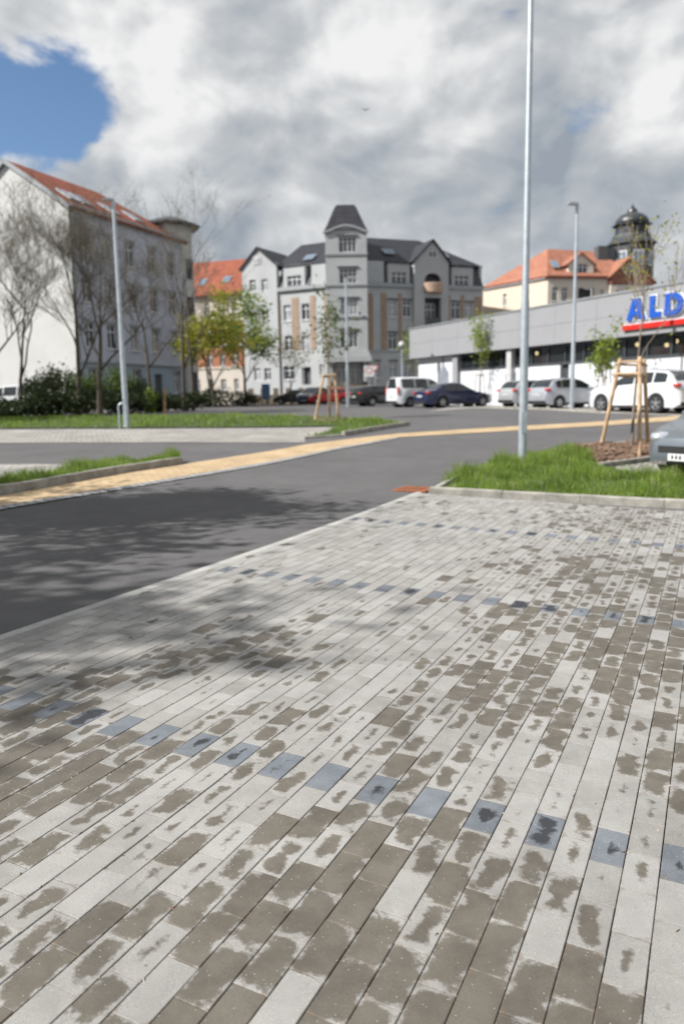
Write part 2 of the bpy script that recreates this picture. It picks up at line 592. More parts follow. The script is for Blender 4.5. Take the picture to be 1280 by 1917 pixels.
def paver_mat():
    m = bpy.data.materials.new('paving_stone')
    m.use_nodes = True
    t = m.node_tree
    L = t.links
    b = t.nodes['Principled BSDF']

    def A_(n):
        x = t.nodes.new('ShaderNodeAttribute')
        x.attribute_name = n
        return x

    def mm(op, a, c=None, d=None, clamp=False):
        n = t.nodes.new('ShaderNodeMath')
        n.operation = op
        n.use_clamp = clamp
        for i, x in enumerate((a, c, d)):
            if x is None:
                continue
            if isinstance(x, (int, float)):
                n.inputs[i].default_value = x
            else:
                L.new(x, n.inputs[i])
        return n.outputs[0]

    def rng(v, a, c, lo=0.0, hi=1.0):
        n = t.nodes.new('ShaderNodeMapRange')
        n.interpolation_type = 'SMOOTHSTEP'
        L.new(v, n.inputs[0])
        for i, x in enumerate((a, c, lo, hi)):
            n.inputs[i + 1].default_value = x
        return n.outputs[0]

    def mix(f, a, c):
        n = t.nodes.new('ShaderNodeMix')
        n.data_type = 'RGBA'
        L.new(f, n.inputs[0]) if not isinstance(f, (int, float)) else setattr(n.inputs[0], 'default_value', f)
        for i, x in ((6, a), (7, c)):
            if isinstance(x, tuple):
                n.inputs[i].default_value = (*x, 1)
            else:
                L.new(x, n.inputs[i])
        return n.outputs[2]

    geo = t.nodes.new('ShaderNodeNewGeometry')

    def noi(scale, detail=4, rough=0.6, off=0.0):
        n = t.nodes.new('ShaderNodeTexNoise')
        n.inputs['Scale'].default_value = scale
        n.inputs['Detail'].default_value = detail
        n.inputs['Roughness'].default_value = rough
        mp = t.nodes.new('ShaderNodeMapping')
        mp.inputs['Location'].default_value = (off, off * 1.7, 0)
        L.new(geo.outputs['Position'], mp.inputs[0])
        L.new(mp.outputs[0], n.inputs['Vector'])
        return n.outputs['Fac']
    at_ = A_('stone')                         # x: how damp, y: random, z: dark blue stone
    sx = t.nodes.new('ShaderNodeSeparateXYZ')
    L.new(at_.outputs['Vector'], sx.inputs[0])
    wet, rn, dark = sx.outputs
    uvn = t.nodes.new('ShaderNodeUVMap')
    su = t.nodes.new('ShaderNodeSeparateXYZ')
    L.new(uvn.outputs[0], su.inputs[0])
    ex = mm('SUBTRACT', 0.5 * A, mm('ABSOLUTE', su.outputs[0]))
    ey = mm('SUBTRACT', 0.5 * SL, mm('ABSOLUTE', su.outputs[1]))
    # a damp core that the dry rim eats into, rounder at the corners
    e = mm('SUBTRACT', mm('SMOOTH_MIN', ex, ey, 0.05), 0.0)
    q = mm('DIVIDE', e, 0.040)
    n1 = mm('SUBTRACT', noi(13, 3, 0.5), 0.5)
    n2 = mm('SUBTRACT', noi(75, 5, 0.65, 3.0), 0.5)
    val = mm('ADD', mm('ADD', q, mm('MULTIPLY', n1, 2.7)), mm('MULTIPLY', n2, 0.95))
    thr = mm('SUBTRACT', 1.78, mm('MULTIPLY', wet, 2.15))
    damp = rng(mm('SUBTRACT', val, thr), -0.16, 0.30)
    grain = noi(420, 3, 0.7, 1.0)
    blot = noi(9, 5, 0.6, 9.0)
    dry = mix(rng(blot, 0.3, 0.7), (0.296, 0.284, 0.266), (0.374, 0.361, 0.340))
    dry = mix(mm('MULTIPLY', rn, 0.55), dry, (0.385, 0.378, 0.366))
    damp_c = mix(rng(blot, 0.3, 0.7), (0.122, 0.107, 0.087), (0.168, 0.149, 0.123))
    dryb = mix(rng(blot, 0.3, 0.7), (0.145, 0.163, 0.185), (0.205, 0.222, 0.245))
    wetb = (0.042, 0.045, 0.052)
    c_dry = mix(dark, dry, dryb)
    c_wet = mix(dark, damp_c, wetb)
    c = mix(damp, c_dry, c_wet)
    big = noi(1.1, 6, 0.6, 21.0)
    # mineral grain and pale grit
    vm = t.nodes.new('ShaderNodeVectorMath')
    vm.operation = 'SCALE'
    L.new(c, vm.inputs[0])
    L.new(mm('MULTIPLY', rng(grain, 0.28, 0.72, 0.60, 1.04), mm('MULTIPLY', mm('ADD', 0.90, mm('MULTIPLY', rn, 0.18)), rng(big, 0.3, 0.7, 0.90, 1.04))), vm.inputs['Scale'])
    vor = t.nodes.new('ShaderNodeTexVoronoi')
    vor.inputs['Scale'].default_value = 95
    L.new(geo.outputs['Position'], vor.inputs['Vector'])
    wn = t.nodes.new('ShaderNodeTexWhiteNoise')
    L.new(vor.outputs['Color'], wn.inputs['Vector'])
    speck = mm('MULTIPLY', mm('LESS_THAN', vor.outputs['Distance'], 0.16), mm('GREATER_THAN', wn.outputs['Value'], 0.86))
    c2 = mix(mm('MULTIPLY', speck, 0.6), vm.outputs[0], (0.52, 0.49, 0.43))
    # sandy dirt along the edges
    dirt = mm('MULTIPLY', rng(e, 0.007, 0.0), rng(noi(40, 4, 0.6, 5.0), 0.42, 0.7))
    c3 = mix(mm('MULTIPLY', dirt, 0.55), c2, (0.16, 0.12, 0.085))
    L.new(c3, b.inputs['Base Color'])
    L.new(rng(damp, 0, 1, 0.88, 0.72), b.inputs['Roughness'])
    b.inputs['Specular IOR Level'].default_value = 0.35
    bp = t.nodes.new('ShaderNodeBump')
    bp.inputs['Strength'].default_value = 0.5
    bp.inputs['Distance'].default_value = 0.0012
    L.new(grain, bp.inputs['Height'])
    L.new(bp.outputs[0], b.inputs['Normal'])
    return m


M_PAVER = paver_mat()
JW, JL, BV, TOPZ = 0.0014, 0.0006, 0.0019, 0.018       # half joints, chamfer, height of the faces


def stone_verts(u0, u1, v0, v1, rg):
    """top ring, chamfer ring, foot ring in paving coordinates (u,v,dz)"""
    j = lambda s: rg.uniform(-s, s)
    a0, a1, b0, b1 = u0 + JW + j(.0006), u1 - JW + j(.0006), v0 + JL + j(.0005), v1 - JL + j(.0005)
    h = j(.0011)
    tu, tv = j(.008), j(.006)
    out = []
    for ins, dz in ((BV, 0), (0, -BV * .9), (0, -0.016)):
        for (x, y) in ((a0 + ins, b0 + ins), (a1 - ins, b0 + ins), (a1 - ins, b1 - ins), (a0 + ins, b1 - ins)):
            out.append((x, y, dz + h + tu * (x - (u0 + u1) / 2) + tv * (y - (v0 + v1) / 2)))
    return out


SF = [(0, 1, 2, 3)] + [(4 + i, 4 + (i + 1) % 4, (i + 1) % 4, i) for i in range(4)] + [(8 + i, 8 + (i + 1) % 4, 4 + (i + 1) % 4, 4 + i) for i in range(4)]
rg = random.Random(11)
stones = []
i_lo, i_hi = -16, 35
for i in range(i_lo, i_hi + 1):
    uc = U0 - A * (i + 0.5)
    ph = 0.0 if i % 2 else 0.5
    n = math.floor((0.55 - V0) / SL) - 1
    while True:
        vc = V0 + (n + ph) * SL
        n += 1
        v0, v1 = vc - SL / 2, vc + SL / 2
        if v1 < 0.5:
            continue
        if v0 > V_END - 0.03:
            break
        v1 = min(v1, V_END)
        k = round((vc - V0) / (13.5 * SL), 4)
        dk = 1.0 if (abs(k - round(k)) < 1e-3 and 0 <= round(k) <= 2) else 0.0
        c = uv2w(uc, vc)
        w = wet_at(c.x, c.y) + rg.gauss(0, 0.17)
        r = rg.random()
        if rg.random() < 0.07:
            w = 0.0
        if rg.random() < 0.05:
            w += 0.4
        if dk:
            w = 0.22 + rg.gauss(0, 0.22)
        if not dk:
            w = 0.48 + (w - 0.48) * 1.25
        w = max(0.0, min(1.1 if r > .72 else .86, w))
        dpx = c.y
        # size in the picture: nearer is larger; stones outside the frame last
        vx = 640 + FPX * c.x / max(0.2, c.y)
        inside = -60 < vx < 1340 and c.y > 1.35
        stones.append((0 if inside else 1, c.length, uc, vc, v0, v1, w, r, dk, c))
stones.sort(key=lambda s: (s[0], s[1]))
pts_bed = [uv2w(U_EDGE - 0.005, 0.45), uv2w(U0 - A * i_lo, 0.45), uv2w(U0 - A * i_lo, V_END + .05), uv2w(U_EDGE - 0.005, V_END + .05)]
bay, _ = patch('parking_bay', [(p.x, p.y, 0) for p in pts_bed], M_BED, 0.004, 0.5, world=True)
bay['label'] = 'near parking bays of grey block paving with damp patches'


def finish_stones(me, uvs, att):
    me.materials.append(M_PAVER)
    ul = me.uv_layers.new(name='UVMap')
    li = np.empty(len(me.loops), dtype=np.int32)
    me.loops.foreach_get('vertex_index', li)
    ul.data.foreach_set('uv', np.asarray(uvs, dtype=np.float32)[li].ravel())
    a = me.attributes.new('stone', 'FLOAT_VECTOR', 'POINT')
    a.data.foreach_set('vector', np.asarray(att, dtype=np.float32).ravel())


bv, bf, buv, bat = [], [], [], []
for k, (_, _, uc, vc, v0, v1, w, r, dk, c) in enumerate(stones):
    sv = stone_verts(uc - A / 2, uc + A / 2, v0, v1, rg)
    wv = []
    for (u, v, dz) in sv:
        p = uv2w(u, v)
        wv.append((p.x, p.y, gz(p.x, p.y) + TOPZ + dz))
    uv = [(u - uc, v - vc) for (u, v, dz) in sv]
    at3 = [(w, r, dk)] * 12
    if k < 300:
        o0 = Vector((c.x, c.y, gz(c.x, c.y)))
        me = bpy.data.meshes.new('paving_stone')
        me.from_pydata([tuple(Vector(p) - o0) for p in wv], [], SF)
        finish_stones(me, uv, at3)
        o = link('paving_stone', me, bay)
        o.location = o0
    else:
        b0 = len(bv)
        bv += wv
        bf += [tuple(q + b0 for q in f) for f in SF]
        buv += uv
        bat += at3
me = bpy.data.meshes.new('paving_stone_field')
me.from_pydata(bv, [], bf)
finish_stones(me, buv, bat)
o = link('paving_stone_field', me, bay)
o['kind'] = 'stuff'

# crumbs, twigs and bud scales blown into the joints
r3 = random.Random(77)
mb = MB()
for k in range(420):
    i = r3.randint(-3, 30)
    u = U0 - A * i + r3.gauss(0, .006 if r3.random() < .75 else .03)
    v = r3.uniform(1.2, 5.5) if r3.random() < .8 else r3.uniform(1.2, 9)
    p = uv2w(u, v)
    s_ = r3.uniform(.0012, .0035)
    l_ = s_ * r3.uniform(1.0, 4.5)
    Mx = Matrix.Translation((p.x, p.y, gz(p.x, p.y) + TOPZ + s_ * .4)) @ Matrix.Rotation(r3.uniform(0, 6.3), 4, 'Z') @ Matrix.Rotation(r3.uniform(-.4, .4), 4, 'Y')
    mb.add([Mx @ Vector(q) for q in ((-l_, -s_ * .4, -s_), (-l_ * .3, -s_, -s_ * .6), (l_, 0, -s_), (-l_ * .2, s_, -s_ * .8), (0, 0, s_ * .9))],
           [(0, 1, 4), (1, 2, 4), (2, 3, 4), (3, 0, 4), (3, 2, 1, 0)], 0 if r3.random() < .6 else 1)
o = mb.build('joint_litter', [mat('litter_brown', (0.16, 0.085, 0.045), 0.9, var=.4, vscale=40), mat('litter_pale', (0.48, 0.40, 0.30), 0.9, var=.3, vscale=40)])
o['kind'] = 'stuff'
o['label'] = 'brown and pale crumbs of litter in the paving joints'

# flush edging stones between the paving and the asphalt
M_EDGE = mat('edging_concrete', (0.41, 0.40, 0.38), 0.9, var=0.2, vscale=5, bump=0.3, bscale=80)
edg = thing('edging_strip', 'flush strip of long concrete edging stones between paving and asphalt', 'edging', (0, 0, 0))
v = 0.5
while v < V_END + 0.1:
    mb = MB()
    vs = []
    for dz in (0.004, 0.0145):
        for (u, vv) in ((U_EDGE - 0.085, v), (U_EDGE - 0.003, v), (U_EDGE - 0.003, v + 0.994), (U_EDGE - 0.085, v + 0.994)):
            p = uv2w(u, vv)
            vs.append((p.x, p.y, gz(p.x, p.y) + dz))
    mb.add(vs, [(4, 5, 6, 7), (0, 1, 5, 4), (1, 2, 6, 5), (2, 3, 7, 6), (3, 0, 4, 7)])
    mb.build('edging_stone', M_EDGE, edg)
    v += 1.0


# ------------------------------------------------------------------ kerbs, stone by stone
def kerb(label, pts, width=0.1, height=0.12, side=1, ln=1.0):
    """kerb along world points; side=+1 puts its thickness left of the travel direction"""
    pts = [Vector((p[0], p[1])) for p in pts]
    k = thing('kerb', label, 'kerb', (pts[0].x, pts[0].y, gz(*pts[0])))
    o0 = k.location
    for a, b in zip(pts[:-1], pts[1:]):
        d = b - a
        n = max(1, round(d.length / ln))
        t = d.normalized()
        s = Vector((-t.y, t.x)) * side
        for i in range(n):
            p = a + d * (i / n) + t * 0.003
            q = a + d * ((i + 1) / n) - t * 0.003
            jz = rg.uniform(-.004, .004)
            vs = []
            prof = [(0, -0.05), (0, height - 0.012), (0.012, height), (width - 0.012, height), (width, height - 0.012), (width, -0.05)]
            for e in (p, q):
                for (w_, z_) in prof:
                    c = e + s * w_
                    vs.append((c.x - o0.x, c.y - o0.y, gz(c.x, c.y) - o0.z + z_ + (jz if z_ > 0 else 0)))
            m_ = len(prof)
            fs = [(j, j + 1, m_ + j + 1, m_ + j) for j in range(m_ - 1)] + [tuple(range(m_)), tuple(range(m_, 2 * m_))[::-1]]
            MB().add(vs, fs).build('kerb_stone', M_KERB, k)
    return k


K0 = G(803, 927)
K1 = G(1281, 953.5)
KD = (K1 - K0).normalized()
kerb('straight concrete kerb between near paving and lamp post lawn', [K0, K0 + KD * 7.2], 0.11, 0.115, 1)
KL = [K0, G(862, 889), G(985, 853), G(1062, 840), G(1165, 829)]
kerb('kerb edging the lamp post lawn along the driveway', [G(801.5, 925), G(860, 890), G(985, 855), G(1062, 841.5), G(1165, 831)], 0.09, 0.07, -1)
kerb('short kerb between bark mulch bed and hatchback bay', [G(1127, 877), G(1226, 863), G(1330, 848)], 0.09, 0.10, 1)
kerb('low pale kerb between lamp post lawn and hatchback bay', [G(1164, 881), G(1285, 903), G(1420, 928)], 0.14, 0.08, -1)
kerb('kerb of the small left grass island beside tan path', [G(-60, 936), G(62, 918.5), G(129, 905), G(234, 886), (G(342, 869.5))], 0.1, 0.14, 1)
kerb('kerb of the grass island under the young staked tree', [G(645, 816.5), G(707, 806), G(767, 796.5)], 0.1, 0.13, 1)
kerb('low end of the kerb before the paved far bays', [G(570, 821.5), G(643, 816.8)], 0.1, 0.05, 1)
kerb('low kerb at the foot of the supermarket bays', [G(900, 764), G(1010, 766.5), G(1075, 771), G(1135, 774)], 0.12, 0.08, 1)

# rusty gully grate beside the kerb corner
M_RUST = mat('rusty_iron', (0.30, 0.105, 0.045), 0.9, var=0.35, vscale=14, bump=0.3, bscale=120)
gc = G(776, 917)
dg = thing('drain_grate', 'rusty brown drain grate in the asphalt beside the kerb corner', 'drain', gc, -YAW)
mb = MB()
for a, b in (((-.26, -.26, .003), (.26, -.21, .022)), ((-.26, .21, .003), (.26, .26, .022)), ((-.26, -.21, .003), (-.21, .21, .022)), ((.21, -.21, .003), (.26, .21, .022))):
    mb.box(a, b)
mb.build('frame', M_RUST, dg)
for i in range(7):
    x = -0.18 + i * 0.06
    MB().box((x - .019, -.209, .004), (x + .019, .209, .019)).build('bar', M_RUST, dg)


# ------------------------------------------------------------------ grass
def in_poly(P, poly):
    x, y = P[:, 0], P[:, 1]
    ins = np.zeros(len(P), bool)
    n = len(poly)
    for i in range(n):
        x0, y0 = poly[i][0], poly[i][1]
        x1, y1 = poly[(i + 1) % n][0], poly[(i + 1) % n][1]
        c = ((y0 > y) != (y1 > y)) & (x < (x1 - x0) * (y - y0) / (y1 - y0 + 1e-12) + x0)
        ins ^= c
    return ins


M_GRASS = leafmat('grass_blade', (0.11, 0.215, 0.022), (0.25, 0.36, 0.06), 0.45)
M_STRAW = leafmat('grass_seed', (0.33, 0.31, 0.16), (0.40, 0.37, 0.22), 0.3)
M_DAND = mat('dandelion_clock', (0.72, 0.72, 0.68), 0.9, var=0.1)


def grass(label, poly, n, h0, h1, wd, seed, tuft=0.6, lean=0.5, extra=None):
    r = np.random.default_rng(seed)
    poly = [(p[0], p[1]) for p in poly]
    lo = np.min(poly, 0)
    hi = np.max(poly, 0)
    P = r.uniform(lo, hi, (n * 4, 2))
    P = P[in_poly(P, poly)][:n]
    n = len(P)
    cl = np.array([noise.noise((x * 1.1, y * 1.1, seed)) * .6 + noise.noise((x * 3.1, y * 3.1, seed + 5)) * .4 for x, y in P])
    hh = (h0 + (h1 - h0) * np.clip(0.5 + cl * 1.3, 0, 1.25) ** 1.6) * r.uniform(.35, 1.25, n)
    if extra:
        for ex, ey, er, eh in extra:
            d2 = (P[:, 0] - ex) ** 2 + (P[:, 1] - ey) ** 2
            hh += eh * np.exp(-d2 / er ** 2)
    a = r.uniform(0, 2 * np.pi, n)
    b = r.uniform(0, 2 * np.pi, n)
    ln = hh * r.uniform(.1, lean, n)
    w = wd * r.uniform(.6, 1.3, n)
    z = gza(P[:, 0], P[:, 1]) + 0.0
    base = np.stack([P[:, 0], P[:, 1], z], 1)
    sd_ = np.stack([np.cos(a) * w, np.sin(a) * w, np.zeros(n)], 1)
    dr = np.stack([np.cos(b) * ln, np.sin(b) * ln, np.zeros(n)], 1)
    up = np.array([0, 0, 1.0])
    mid = base + dr * .35 + up * (hh * .6)[:, None]
    tip = base + dr + up * hh[:, None]
    V = np.stack([base - sd_, base + sd_, mid + sd_ * .8, mid - sd_ * .8, tip], 1).reshape(-1, 3)
    k = np.arange(n) * 5
    loops = np.stack([k, k + 1, k + 2, k + 3, k + 3, k + 2, k + 4], 1).ravel()
    me = bpy.data.meshes.new('grass')
    me.vertices.add(len(V))
    me.vertices.foreach_set('co', V.ravel())
    me.loops.add(len(loops))
    me.loops.foreach_set('vertex_index', loops.astype(np.int32))
    me.polygons.add(2 * n)
    ls = np.stack([np.arange(n) * 7, np.arange(n) * 7 + 4], 1).ravel()
    me.polygons.foreach_set('loop_start', ls.astype(np.int32))
    me.materials.append(M_GRASS)
    me.materials.append(M_STRAW)
    mi = np.repeat((r.random(n) < 0.11).astype(np.int32), 2)
    me.polygons.foreach_set('material_index', mi)
    me.update(calc_edges=True)
    me.validate()
    o = link('grass', me)
    o['kind'] = 'stuff'
    o['label'] = label
    return o


lawn_px = [(806, 920), (862, 888), (985, 853), (1062, 841), (1095, 850), (1128, 876), (1164, 880), (1285, 901.5), (1420, 926)]
lawn_w = [G(*p) for p in lawn_px] + [K0 + KD * 7.2 + Vector((.05, .12, 0)), K0 + KD * 0.1 + Vector((-.04, .12, 0))]
o, lawn_pts = patch('lawn', lawn_w, M_LAWN, 0.03, 0.5, world=True)
o['label'] = 'grass covered corner bed around the tall lamp post'
lg = G(978, 868)
t1 = G(1022, 862)
grass('long green grass growing around the tall lamp post', lawn_pts, 40000, 0.05, 0.27, 0.0045, 3,
      extra=[(t1.x, t1.y, .45, .16), (lg.x - .5, lg.y - .3, .5, .12), (G(1225, 905).x, G(1225, 905).y, .3, .1)])
mulch_px = [(1062, 843), (1165, 831), (1236, 829), (1330, 826), (1330, 845), (1228, 861), (1128, 875), (1095, 858)]
o, mulch_pts = patch('mulch_bed', mulch_px, M_MULCH, 0.03, 0.4)
o['label'] = 'bark mulch bed around the staked young tree'
# loose chips heaped on the bed
mb = MB()
r2 = np.random.default_rng(5)
mp = [(p.x, p.y) for p in mulch_pts]
lo, hi = np.min(mp, 0), np.max(mp, 0)
PP = r2.uniform(lo, hi, (5200, 2))
PP = PP[in_poly(PP, mp)]
for x, y in PP:
    hz = gz(x, y) + 0.02 + 0.16 * max(0, noise.noise((x * 1.3, y * 1.3, 2.0)) + 0.25) + r2.uniform(0, .04)
    Mx = Matrix.Translation((x, y, hz)) @ Matrix.Rotation(r2.uniform(0, 6.3), 4, 'Z') @ Matrix.Rotation(r2.uniform(-.7, .7), 4, 'X')
    l, w_ = r2.uniform(.03, .09), r2.uniform(.012, .03)
    mb.box((-l, -w_, -.008), (l, w_, .008), 0, Mx)
o = mb.build('bark_mulch', mat('bark_chip', (0.13, 0.08, 0.053), 0.9, var=0.55, vscale=11, col2=(0.22, 0.14, 0.095)))
o['kind'] = 'stuff'
o['label'] = 'heap of brown bark chips around the staked young tree'

isl_px = [(-60, 934), (62, 917), (129, 903), (234, 884), (340, 868), (334, 863), (200, 868), (110, 887), (0, 905), (-60, 914)]
o, ip = patch('lawn', isl_px, M_LAWN, 0.03, 0.5)
o['label'] = 'small tapering grass island beside the tan path'
grass('long grass on the small tapering island beside the tan path', ip, 11000, 0.10, 0.30, 0.006, 9)
lawn2_px = [(-200, 804), (300, 802), (500, 800.5), (648, 798.5), (576, 820), (645, 815), (707, 804.5), (766, 795.5), (720, 787), (640, 783), (560, 780.5), (430, 777), (360, 778), (200, 780), (-200, 784)]
o, ip = patch('lawn', lawn2_px, M_LAWN, 0.03, 0.7)
o['label'] = 'wide far lawn between paved bays and the bare trees'
grass('short green grass of the wide far lawn', ip, 26000, 0.06, 0.22, 0.013, 13, extra=[(G(690, 793).x, G(690, 793).y, .9, .12), (G(640, 808).x, G(640, 808).y, .6, .1)])
# ------------------------------------------------------------------ buildings
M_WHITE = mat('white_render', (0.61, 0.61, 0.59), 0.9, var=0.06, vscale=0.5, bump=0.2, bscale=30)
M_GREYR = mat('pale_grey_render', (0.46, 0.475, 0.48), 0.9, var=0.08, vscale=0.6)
M_SHADE = mat('shade_tinted_render', (0.54, 0.56, 0.65), 0.9, var=0.10, vscale=0.5)  # lilac shade of the long side put into the wall colour
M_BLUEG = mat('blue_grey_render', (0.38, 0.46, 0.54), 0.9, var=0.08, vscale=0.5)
M_CREAM = mat('cream_render', (0.70, 0.60, 0.48), 0.9, var=0.06, vscale=0.6)
M_PINK = mat('pale_cream_render', (0.68, 0.62, 0.54), 0.9, var=0.06, vscale=0.6)
M_FRAME = mat('white_frame', (0.75, 0.75, 0.75), 0.5, var=0.03)
M_TRIM = mat('grey_trim', (0.36, 0.38, 0.39), 0.85, var=0.08)
M_DTRIM = mat('dark_trim', (0.09, 0.095, 0.10), 0.7, var=0.1)
M_TILE = brickmat('red_roof_tile', (0.38, 0.115, 0.062), (0.30, 0.085, 0.05), (0.17, 0.05, 0.03), 0.3, 0.34, flat=True, rough=0.8, msize=0.03, grain=0.2)
M_TILE2 = brickmat('orange_roof_tile', (0.46, 0.20, 0.125), (0.38, 0.155, 0.10), (0.2, 0.09, 0.06), 0.3, 0.34, flat=True, rough=0.8, msize=0.03, grain=0.2)
M_SLATE = brickmat('dark_slate', (0.042, 0.043, 0.054), (0.030, 0.031, 0.040), (0.02, 0.02, 0.022), 0.3, 0.3, flat=True, rough=0.6, msize=0.02, grain=0.2)
M_MANS = brickmat('grey_slate', (0.105, 0.105, 0.12), (0.08, 0.08, 0.092), (0.04, 0.04, 0.045), 0.3, 0.3, flat=True, rough=0.6, msize=0.02, grain=0.2)
M_BUFF = brickmat('buff_brick', (0.40, 0.27, 0.18), (0.33, 0.22, 0.15), (0.36, 0.31, 0.26), 0.25, 0.09, flat=False, grain=0.15)
M_ORNG = brickmat('orange_brick', (0.50, 0.165, 0.07), (0.42, 0.13, 0.06), (0.40, 0.30, 0.22), 0.25, 0.09, flat=False, grain=0.15)
M_REDB = brickmat('red_brick', (0.34, 0.10, 0.06), (0.28, 0.08, 0.05), (0.3, 0.22, 0.18), 0.25, 0.09, flat=False, grain=0.15)
M_STONE = mat('sandstone_wall', (0.28, 0.22, 0.16), 0.95, var=0.35, vscale=2.2, bump=0.5, bscale=8)
M_GLASS = mat('window_glass', (0.035, 0.042, 0.055), 0.06, var=0.5, vscale=0.35, spec=0.8)
M_CURT = mat('curtain_glass', (0.30, 0.31, 0.33), 0.12, var=0.45, vscale=1.2, spec=0.7)
M_SKYL = mat('skylight_glass', (0.16, 0.22, 0.30), 0.05, var=0.2, spec=1.0)
M_METAL = mat('zinc_metal', (0.42, 0.44, 0.46), 0.45, 0.7, var=0.1)


class Fac:
    """a vertical facade plane: local x along it, y into the building, z up"""

    def __init__(s, bld, P, d, z0):
        s.b = bld
        s.P = Vector((P[0], P[1], z0))
        s.d = Vector((d[0], d[1])).normalized()
        s.n = Vector((-s.d.y, s.d.x))
        Mw = Matrix.Translation(s.P) @ Matrix.Rotation(math.atan2(s.d.y, s.d.x), 4, 'Z')
        Mb = Matrix.Translation(bld.location) @ Matrix.Rotation(bld.rotation_euler.z, 4, 'Z')
        s.M = Mb.inverted() @ Mw

    def uz(s, px, py, off=0.0):
        d = px_dir(px, py)
        den = d.x * s.n.x + d.y * s.n.y
        t = ((s.P.x * s.n.x + s.P.y * s.n.y) + off) / den
        x, y, z = d.x * t, d.y * t, H + d.z * t
        return (x - s.P.x) * s.d.x + (y - s.P.y) * s.d.y, z - s.P.z

    def rect(s, q, snap=0.1):
        a = s.uz(q[0], (q[1] + q[3]) / 2)
        b = s.uz(q[2], (q[1] + q[3]) / 2)
        c = s.uz((q[0] + q[2]) / 2, q[1])
        e_ = s.uz((q[0] + q[2]) / 2, q[3])
        w = max(0.4, round((b[0] - a[0]) / snap) * snap)
        h = max(0.4, round((c[1] - e_[1]) / snap) * snap)
        uc, zc = (a[0] + b[0]) / 2, (c[1] + e_[1]) / 2
        return (uc - w / 2, uc + w / 2, zc - h / 2, zc + h / 2)

    def build(s, mb, name, m, smooth=False):
        return mb.build(name, m, s.b, s.M, smooth)

    def wall(s, u0, u1, z0, z1, op, m, y=0.0, t=0.35, name='wall'):
        us = sorted({u0, u1, *[x for o in op for x in o[:2] if u0 < x < u1]})
        zs = sorted({z0, z1, *[x for o in op for x in o[2:] if z0 < x < z1]})
        mb = MB()
        for a, b in zip(us[:-1], us[1:]):
            for c, e_ in zip(zs[:-1], zs[1:]):
                mu, mz = (a + b) / 2, (c + e_) / 2
                if any(o[0] < mu < o[1] and o[2] < mz < o[3] for o in op):
                    continue
                mb.add([(a, y, c), (b, y, c), (b, y, e_), (a, y, e_)], [(0, 1, 2, 3)])
        for o in op:
            a, b, c, e_ = o
            for q in (((a, c), (a, e_)), ((a, e_), (b, e_)), ((b, e_), (b, c)), ((b, c), (a, c))):
                (x0, zz0), (x1, zz1) = q
                mb.add([(x0, y, zz0), (x0, y + t, zz0), (x1, y + t, zz1), (x1, y, zz1)], [(0, 1, 2, 3)])
        mb.add([(u0, y, z0), (u0, y + t, z0), (u0, y + t, z1), (u0, y, z1)], [(0, 1, 2, 3)])
        mb.add([(u1, y, z0), (u1, y + t, z0), (u1, y + t, z1), (u1, y, z1)], [(0, 1, 2, 3)])
        mb.add([(u0, y, z1), (u1, y, z1), (u1, y + t, z1), (u0, y + t, z1)], [(0, 1, 2, 3)])
        return s.build(mb, name, m)

    def window(s, o, y=0.16, cols=2, transom=True, sill=True, fm=None, gm=None, name='window'):
        u0, u1, z0, z1 = o
        w, h = u1 - u0, z1 - z0
        key = (round(w, 2), round(h, 2), cols, transom, sill, (fm or M_FRAME).name)
        if key not in WCACHE:
            b = 0.075
            mb = MB()
            mb.box((0, 0, 0), (w, .07, b)).box((0, 0, h - b), (w, .07, h)).box((0, 0, b), (b, .07, h - b)).box((w - b, 0, b), (w, .07, h - b))
            for c in range(1, cols):
                x = w * c / cols
                mb.box((x - .05, .002, b), (x + .05, .068, h - b))
            if transom:
                for c in range(cols):
                    xa = b if c == 0 else w * c / cols + .05
                    xb = w - b if c == cols - 1 else w * (c + 1) / cols - .05
                    mb.box((xa, .004, h * .68), (xb, .066, h * .68 + .085))
            if sill:
                mb.box((-.08, -y - .10, -.09), (w + .08, -y - .004, -.005))
            WCACHE[key] = (mb.mesh('window', fm or M_FRAME), MB().box((.02, .03, .02), (w - .02, .045, h - .02)).mesh('pane', M_GLASS),
                           MB().box((.02, .03, .02), (w - .02, .045, h - .02)).mesh('pane', M_CURT))
        f, p, p2 = WCACHE[key]
        ob = link(name, f, s.b, s.M @ Matrix.Translation((u0, y, z0)))
        pane = p2 if (gm == 'c' or (gm is None and rnd.random() < 0.3)) else p
        link('pane', pane, ob)
        return ob


WCACHE = {}


def bld(name, label, P, z0, rz=0.0, cat='building'):
    return thing(name, label, cat, (P[0], P[1], z0), rz)


def skylight(f, pts, m=None):
    """roof window lying on a roof: centre u,y,z, width, length, slope"""
    for (u, y, z, w, l, a) in pts:
        Mx = f.M @ Matrix.Translation((u, y, z)) @ Matrix.Rotation(a, 4, 'X')
        mb = MB().box((-w / 2, -l / 2, 0.0), (w / 2, l / 2, .10))
        s_ = mb.build('skylight', M_METAL, f.b, Mx)
        MB().box((-w / 2 + .1, -l / 2 + .1, .101), (w / 2 - .1, l / 2 - .1, .112)).build('pane', M_SKYL, s_)


GZF = 0.80
